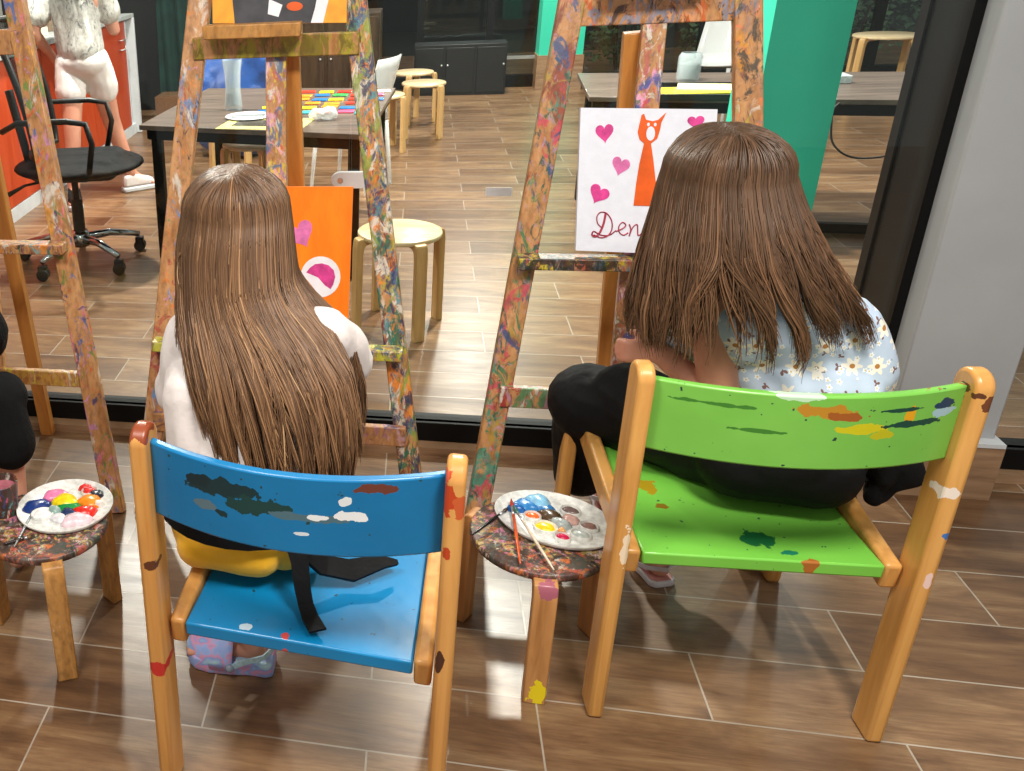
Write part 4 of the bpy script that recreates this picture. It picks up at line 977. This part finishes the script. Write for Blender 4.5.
oc.rotation_euler = (0, 0, .15); oc.scale = (1.2,)*3

# ------------------------------------------------------------------ cabinet on the left
cb = thing('cabinet', 'low cabinet with orange doors and grey counter along the left wall', 'cabinet', (-2.52, 0, 0))
Y0, Y1 = 4.2, 8.35
finish('body', B(((-.38, (Y0+Y1)/2, .55), (.70, Y1-Y0, .94))), 'white_lam', cb, bevel=.003)
finish('kick_board', B(((-.02, (Y0+Y1)/2, .045), (.03, Y1-Y0, .09))), 'white_lam', cb)
finish('countertop', B(((-.37, (Y0+Y1)/2+.02, 1.035), (.80, Y1-Y0+.1, .035))), 'counter', cb, bevel=.004)
finish('side_panel', B(((-.34, Y1+.02, .51), (.76, .04, 1.015))), 'white_lam', cb, bevel=.003)
nd = 4; dw = (Y1-.12-Y0)/nd
for k in range(nd):
    yc = Y0+dw*(k+.5); dr = finish('door', B(((-.018, yc, .555), (.022, dw-.008, .92))), 'orange_door', cb, bevel=.003)
    bm = bmesh.new(); hy = yc+dw*.32; pts = [V((.0, hy-.05, .86)), V((.03, hy-.05, .86)), V((.03, hy+.05, .86)), V((.03, hy+.05, .78)), V((.03, hy-.05, .78)), V((.0, hy-.05, .78))]
    tube(bm, pts, .006, 6); finish('handle', bm, 'steel', dr, smooth=True)
for k, (y, s, m, l) in enumerate(((7.35, (.16, .20, .10), '#b8b0a4', 'small beige box on the far end of the grey counter'), (7.0, (.12, .16, .07), '#7d6a58', 'small brown box on the grey counter beside the beige box'), (6.55, (.2, .18, .06), '#c9c6bc', 'flat pale box on the grey counter above the walking girl'))):
    o = finish('storage_box', B(((0, 0, s[2]/2), s)), paint_mat(m), loc=(-2.72, y, 1.053), bevel=.004); tag(o, l, 'box')

# ------------------------------------------------------------------ tables
def table(label, poly, h, legs, stretcher=None):
    cx = sum(p[0] for p in poly)/len(poly); cy = sum(p[1] for p in poly)/len(poly); t = thing('craft_table', label, 'table', (cx, cy, 0))
    bm = bmesh.new(); prism(bm, [(x-cx, y-cy) for x, y in poly], lambda u, v, w: V((u, v, h-.025+w)), .025); finish('table_top', bm, 'table_top', t, bevel=.002)
    bm = bmesh.new()
    n = len(poly); q = [V((x-cx, y-cy, 0))*.93 for x, y in poly]
    for i in range(n):
        a, b = q[i], q[(i+1) % n]; beam(bm, a+V((0, 0, h-.055)), b+V((0, 0, h-.055)), .04 if False else .05, .03, front=V((b-a)).normalized().cross(V((0, 0, 1))))
    finish('apron', bm, 'black_metal', t)
    for x, y in legs: finish('leg', B(((x-cx, y-cy, (h-.03)/2), (.055, .055, h-.03))), 'black_metal', t, bevel=.003)
    if stretcher:
        bm = bmesh.new(); beam(bm, V(stretcher[0])-V((cx, cy, 0)), V(stretcher[1])-V((cx, cy, 0)), .05, .04); finish('stretcher', bm, 'black_metal', t)
    return t
table('dark topped craft table on the left covered with coloured pieces', [(-1.42, 4.74), (-.22, 4.42), (-.12, 5.78), (-1.30, 5.95)], .75, [(-1.34, 4.80), (-.28, 4.52), (-.20, 5.68), (-1.22, 5.85)])
table('dark topped table behind the teal pillar with tray and jar', [(.89, 5.33), (3.3, 4.85), (3.45, 5.78), (.95, 6.18)], .75, [(.94, 5.36), (3.2, 4.95), (3.3, 5.72), (1.02, 6.05)], ((.95, 5.50, .03), (3.2, 5.30, .03)))
tz = .7505
t = thing('glass_vase', 'tall clear glass vase on the left craft table', 'vase', (-.985, 5.15, tz))
bm = bmesh.new(); lathe(bm, [(0, 0), (.045, 0), (.05, .02), (.042, .12), (.045, .2), (.055, .27), (.052, .27), (.042, .2), (.038, .12), (.044, .03), (0, .02)], 28); finish('vase_body', bm, 'vase_glass', t, smooth='auto')
bm = bmesh.new(); lathe(bm, [(0, .022), (.042, .028), (.039, .09), (0, .09)], 24); finish('water', bm, mk_clear('water', '#9fb4bc', .4), t, smooth='auto')
o = finish('paper_sheet', B(((0, 0, .001), (.44, .30, .002))), paint_mat('#e6dc8a'), loc=(-.74, 4.72, tz)); o.rotation_euler = (0, 0, -.15); tag(o, 'pale yellow paper sheet at the front of the left craft table', 'paper')
o = finish('paper_sheet', B(((0, 0, .0008), (.28, .16, .0016))), paint_mat('#4a443c'), loc=(-.76, 4.73, tz+.0022)); o.rotation_euler = (0, 0, -.15); tag(o, 'dark paper cutout lying on the pale yellow sheet', 'paper')
bm = bmesh.new(); lathe(bm, [(0, .003), (.08, .003), (.12, .012), (.122, .010), (.08, 0), (0, 0)], 32); o = finish('plate', bm, 'white_lam', loc=(-.86, 4.90, tz), smooth='auto'); tag(o, 'white plate beside the yellow sheet on the left craft table', 'plate')
o = finish('scissors', B(((0, 0, .004), (.18, .014, .004)), ((.0, 0, .008), (.18, .012, .004), Euler((0, 0, .12)))), 'steel', loc=(-.86, 4.90, tz+.006)); tag(o, 'pair of metal scissors lying on the white plate', 'scissors')
I = [('e', (0, 0, .03), (.05, .04, .03)), ('e', (.04, .01, .035), (.03, .04, .03)), ('e', (-.04, .02, .025), (.03, .03, .025))]
o = blob('plastic_bag', I, 'clear_plastic', None, .006, 1, fold=(.02, 25, (1, 1, 1)), loc=(-.46, 4.80, tz)); tag(o, 'crumpled clear plastic bag among the coloured pieces on the left table', 'bag')
rnd = random.Random(4); cols = ['#cf3a2a', '#e6c52c', '#3f9a52', '#2c6fb0', '#e08a2c', '#d8567c', '#e8e4da', '#46b0b8']
cp = [finish('felt_piece', B(((0, 0, .003), (.085, .07, .008))), paint_mat(h), bevel=.002) for h in cols]
spots = [(x, y) for x in [-.78+.105*i for i in range(6)] for y in (5.02, 5.15, 5.28, 5.41, 5.54, 5.67)]
words = {'#cf3a2a': 'red', '#e6c52c': 'yellow', '#3f9a52': 'green', '#2c6fb0': 'blue', '#e08a2c': 'orange', '#d8567c': 'pink', '#e8e4da': 'white', '#46b0b8': 'turquoise'}
first = {}
for i, (x, y) in enumerate(spots):
    k = rnd.randrange(len(cols))
    o = cp[k] if k not in first else cp[k].copy()
    if k in first: C.objects.link(o)
    first[k] = 1
    o.location = (x+rnd.uniform(-.012, .012)+.10*(y-5.1), y-.10*(x+.5)+rnd.uniform(-.03, .03), tz); o.rotation_euler = (0, 0, rnd.uniform(-.12, .12))
    tag(o, 'small %s craft piece among those spread on the left table' % words[cols[k]], 'craft piece', '%s craft pieces on the left table' % words[cols[k]])
for k in range(len(cols)):
    if k not in first: bpy.data.objects.remove(cp[k])
for k, (x, y, l, m) in enumerate(((-1.20, 4.93, 'small blue lid at the left corner of the left craft table', '#2f6f9c'),)):
    bm = bmesh.new(); lathe(bm, [(0, .014), (.028, .014), (.03, .01), (.03, 0), (0, 0)], 24); o = finish('bottle_lid', bm, paint_mat(m), loc=(x, y, tz), smooth='auto'); tag(o, l, 'lid')
# tray with yellow sheets and a jar on the right table
tr = thing('tray', 'black tray holding yellow sheets on the right table', 'tray', (1.47, 5.32, tz), -.15)
finish('tray_base', B(((0, 0, .006), (.62, .40, .012)), ((0, -.195, .018), (.62, .012, .03)), ((0, .195, .018), (.62, .012, .03)), ((.305, 0, .018), (.012, .4, .03)), ((-.305, 0, .018), (.012, .4, .03))), 'black_plastic', tr, bevel=.002)
for k, (x, y, r, m, l) in enumerate(((1.44, 5.33, .0, '#e6d83c', 'bright yellow sheet lying lowest in the black tray'), (1.53, 5.35, -.25, '#ece6b0', 'pale cream sheet on top of the yellow sheet in the tray'))):
    o = finish('paper_sheet', B(((0, 0, .005), (.42, .20, .010))), paint_mat(m), loc=(x, y, tz+.0125+k*.0105)); o.rotation_euler = (0, 0, r); tag(o, l, 'paper')
t = thing('glass_jar', 'small glass jar of water behind the tray on the right table', 'jar', (1.47, 5.80, tz))
bm = bmesh.new(); lathe(bm, [(0, 0), (.055, 0), (.06, .01), (.06, .13), (.05, .15), (.046, .15), (.055, .125), (.055, .015), (0, .01)], 28); finish('jar_body', bm, 'vase_glass', t, smooth='auto')
bm = bmesh.new(); lathe(bm, [(0, .012), (.053, .016), (.053, .09), (0, .09)], 24); finish('water', bm, mk_clear('jar_water', '#8fa4a4', .5), t, smooth='auto')
o = finish('paint_box', B(((0, 0, .02), (.34, .12, .04))), paint_mat('#b9c2c4'), loc=(2.02, 5.62, tz), bevel=.004); tag(o, 'flat grey box right of the glass jar on the right table', 'box')
# cable
bm = bmesh.new(); pts = [V((1.93, 4.98, .755)), V((1.90, 4.955, .73)), V((1.90, 4.94, .66)), V((1.915, 4.93, .585)), V((1.96, 4.91, .535)), V((2.02, 4.90, .515)), V((2.09, 4.885, .52)), V((2.16, 4.87, .54)), V((2.35, 4.85, .60))]
fine = []
for i in range(len(pts)-1):
    p0, p1, p2, p3 = pts[max(i-1, 0)], pts[i], pts[i+1], pts[min(i+2, len(pts)-1)]
    for k in range(6):
        u = k/6; fine.append(.5*((2*p1)+(p2-p0)*u+(2*p0-5*p1+4*p2-p3)*u*u+(3*p1-p0-3*p2+p3)*u**3))
tube(bm, fine, .005, 6); o = finish('cable', bm, 'black_rubber', smooth=True); tag(o, 'thin black cable looping down from the right table', 'cable')

# ------------------------------------------------------------------ stools beyond the glass
s0 = stool('round_stool', 'round birch stool just behind the glass beside the orange canvas', (-.045, 3.92, 0), .0, .178, .44, 'birch_top', 'birch', n=4, a0=-1.08)
for l, loc, rz in (('round birch stool standing alone, farthest right of the far group', (.06, 8.05, 0), .3), ('round birch stool directly behind another stool in the far group', (-.03, 8.68, 0), .9),
                   ('round birch stool against the right end of the left craft table', (-.26, 7.5, 0), .6), ('round birch stool half hidden under the left craft table', (-1.0, 5.75, 0), .2), ('round birch stool behind the left table beside the vase', (-1.25, 6.6, 0), .1)):
    dup(s0, loc, rz, l)
tall = stool('round_stool', 'larger birch stool behind the right table by the dark window', (3.72, 9.0, 0), 0, .235, .585, 'birch_top', 'birch', n=4, a0=-2.6)
# pale plastic chair
pc = thing('plastic_chair', 'translucent white plastic chair at the far end of the left table', 'chair', (-.41, 6.35, 0), 1.15)
bm = bmesh.new(); rows = []
for i in range(15):
    f = i/14
    if f < .5: y, z = .2-.38*f*2, .45-.02*math.sin(PI*f*2)
    else: g_ = (f-.5)*2; y, z = -.18-.12*g_, .45+.42*g_
    wd = .20-.03*abs(f-.4)-.02*f; rows.append([bm.verts.new(V((wd*(k/8*2-1), y-(.03*(k/8*2-1)**2 if f > .5 else 0)*-1, z+.012*(k/8*2-1)**2*(1 if f < .5 else 0)))) for k in range(9)])
for a, b in zip(rows, rows[1:]):
    for k in range(8): bm.faces.new((a[k], a[k+1], b[k+1], b[k]))
o = finish('seat_shell', bm, 'clear_plastic', pc, smooth=True); sm = o.modifiers.new('s', 'SOLIDIFY'); sm.thickness = .012
for x, y in ((-.17, .17), (.17, .17), (-.16, -.17), (.16, -.17)):
    bm = bmesh.new(); tube(bm, [V((x, y, .44)), V((x*1.15, y*1.2, 0))], [.016, .012], 10); finish('leg', bm, 'clear_plastic', pc, smooth=True)
pc2 = dup(pc, (2.35, 8.6, 0), 2.6, 'translucent white plastic chair far behind the right table')

# dark storage at the back left
def cupboard(label, loc, s, mat, nd, door_m):
    t = thing('cupboard', label, 'cupboard', loc); x, y, z = s
    finish('body', B(((0, 0, z/2), (x, y, z))), mat, t, bevel=.004)
    for k in range(nd):
        w = x/nd; d = finish('door', B(((-x/2+w*(k+.5), -y/2-.008, z/2), (w-.03, .018, z-.06))), door_m, t, bevel=.003)
        bm = bmesh.new(); bmesh.ops.create_uvsphere(bm, u_segments=12, v_segments=8, radius=.012, matrix=Matrix.Translation((-x/2+w*(k+.5)+w*.4*(1 if k % 2 == 0 else -1), -y/2-.026, z*.6))); finish('knob', bm, 'steel', d, smooth=True)
    return t
M['dark_wood'] = varnish('dark_brown_wood', '#4a3a2c', '#2e241c')
cupboard('dark brown cupboard with two doors behind the left craft table', (-.80, 8.9, 0), (.95, .45, .95), 'dark_wood', 2, 'dark_wood')
cupboard('black low cupboard standing at the far dark window', (.42, 10.2, 0), (.9, .3, .5), 'black_plastic', 3, 'black_plastic')
I = [('e', (0, 0, .40), (.28, .2, .34)), ('e', (.10, .02, .56), (.2, .16, .24)), ('e', (-.16, 0, .34), (.24, .18, .3)), ('e', (0, 0, .06), (.34, .2, .18))]
o = blob('nylon_bag', I, 'blue_bag', None, .014, 3, fold=(.04, 5, (1, 1, 1)), loc=(-1.38, 7.35, .12)); tag(o, 'big blue nylon bag heaped on the floor behind the left table', 'bag')
bm = bmesh.new(); N = 40; rows = []
for z in [i/10*1.9+.05 for i in range(11)]: rows.append([bm.verts.new(V((-.55+1.1*k/N, .05*math.sin(k*1.1+z)+.03*math.sin(k*.5), z))) for k in range(N+1)])
for a, b in zip(rows, rows[1:]):
    for k in range(N): bm.faces.new((a[k], a[k+1], b[k+1], b[k]))
o = finish('hanging_cloth', bm, 'green_cloth', loc=(-1.95, 9.2, 0), smooth=True); sm = o.modifiers.new('s', 'SOLIDIFY'); sm.thickness = .01; tag(o, 'dark green cloth hanging behind the end of the cabinet', 'cloth')
o = finish('cardboard_box', B(((0, 0, .14), (.4, .3, .28)), ((0, 0, .283), (.36, .26, .005))), paint_mat('#6f5138'), loc=(-2.2, 8.75, 0), bevel=.004); tag(o, 'brown cardboard box on the floor beyond the cabinet end', 'box')

# plants in the dark garden
def bush(label, loc, r, h, n, seed):
    rnd = random.Random(seed); bm = bmesh.new()
    for i in range(n):
        a = rnd.uniform(0, 6.28); rr = r*math.sqrt(rnd.random()); z = h*(.1+.9*rnd.random()); p = V((rr*math.cos(a), rr*math.sin(a), z)); L = rnd.uniform(.05, .11)
        d = V((rnd.uniform(-1, 1), rnd.uniform(-1, 1), rnd.uniform(-.5, .9))).normalized(); s = d.cross(V((rnd.uniform(-1, 1), rnd.uniform(-1, 1), rnd.uniform(-1, 1)))).normalized()*L*.28; u = s.cross(d).normalized()*L*.06
        q = [p, p+d*L*.5+s+u, p+d*L, p+d*L*.5-s+u]; vs = [bm.verts.new(x) for x in q]; bm.faces.new((vs[0], vs[1], vs[2])); bm.faces.new((vs[0], vs[2], vs[3]))
    t = thing('garden_shrub', label, 'shrub', loc); finish('foliage', bm, 'leaf', t)
    bm = bmesh.new()
    for k in range(5):
        a = k*1.3; tube(bm, [V((.03*math.cos(a), .03*math.sin(a), -.15)), V((r*.3*math.cos(a), r*.3*math.sin(a), h*.5)), V((r*.6*math.cos(a), r*.6*math.sin(a), h*.9))], [.015, .010, .004], 6)
    finish('stem', bm, 'dark_wood', t, smooth=True); return t
bush('leafy shrub outside the dark window left of the right easel post', (2.2, 11.5, 0), .45, 1.2, 900, 1)
bush('leafy shrub outside the dark window seen through the right easel', (3.25, 11.7, 0), .45, 1.3, 900, 2)
bush('leafy shrub outside the window right of the teal pillar', (4.45, 11.6, 0), .6, 1.5, 1300, 3)
bush('low leafy shrub outside the window at the far right', (5.75, 11.5, 0), .5, 1.4, 900, 4)

# ------------------------------------------------------------------ light
def area(name, loc, sx, sy, power, col=(1, .93, .84), target=None):
    l = bpy.data.lights.new(name, 'AREA'); l.shape = 'RECTANGLE'; l.size = sx; l.size_y = sy; l.energy = power; l.color = col
    o = bpy.data.objects.new(name, l); C.objects.link(o); o.location = loc
    if target: o.rotation_euler = (V(target)-V(loc)).to_track_quat('-Z', 'Y').to_euler()
    return o
area('ceiling_light', (.60, 5.3, 2.95), .16, .16, 175)
area('ceiling_light', (-1.9, 5.6, 2.95), .16, .16, 140)
area('ceiling_light', (.65, 9.6, 2.95), .3, .3, 120)
area('ceiling_light', (-2.2, 8.2, 2.95), .4, .4, 30)
area('ceiling_light', (2.4, 6.6, 2.95), .4, .4, 60)
area('ceiling_light', (.75, .6, 2.95), .6, .6, 66)
area('ceiling_light', (-.9, .5, 2.95), .6, .6, 42)
w = bpy.data.worlds.new('room_ambience'); scn.world = w; w.use_nodes = True
w.node_tree.nodes['Background'].inputs[0].default_value = (.95, .93, .90, 1); w.node_tree.nodes['Background'].inputs[1].default_value = .38
scn.view_settings.view_transform = 'Standard'; scn.view_settings.look = 'None'; scn.view_settings.exposure = 0.3; scn.view_settings.gamma = 1; scn.view_settings.use_curve_mapping = False

# ------------------------------------------------------------------ camera (recovered from the floor tiles; the photo is an off-centre crop)
f, yaw, pitch, roll, H = 923.639, -.2561605, .4104416, -.0642698, 1.6467152
cy_, sy_ = math.cos(yaw), math.sin(yaw)
fw = V((sy_*math.cos(pitch), cy_*math.cos(pitch), -math.sin(pitch))); r = V((cy_, -sy_, 0)); u = r.cross(fw)
r2 = math.cos(roll)*r+math.sin(roll)*u; u2 = -math.sin(roll)*r+math.cos(roll)*u
cam = bpy.data.cameras.new('camera'); co = bpy.data.objects.new('camera', cam); C.objects.link(co)
co.matrix_world = Matrix(((r2.x, u2.x, -fw.x, 0), (r2.y, u2.y, -fw.y, 0), (r2.z, u2.z, -fw.z, H), (0, 0, 0, 1)))
cam.sensor_fit = 'HORIZONTAL'; cam.sensor_width = 36; cam.lens = f/1024*36; cam.shift_x = (512-185.362)/1024; cam.shift_y = (340-385.5)/1024
cam.clip_start = .05; scn.camera = co
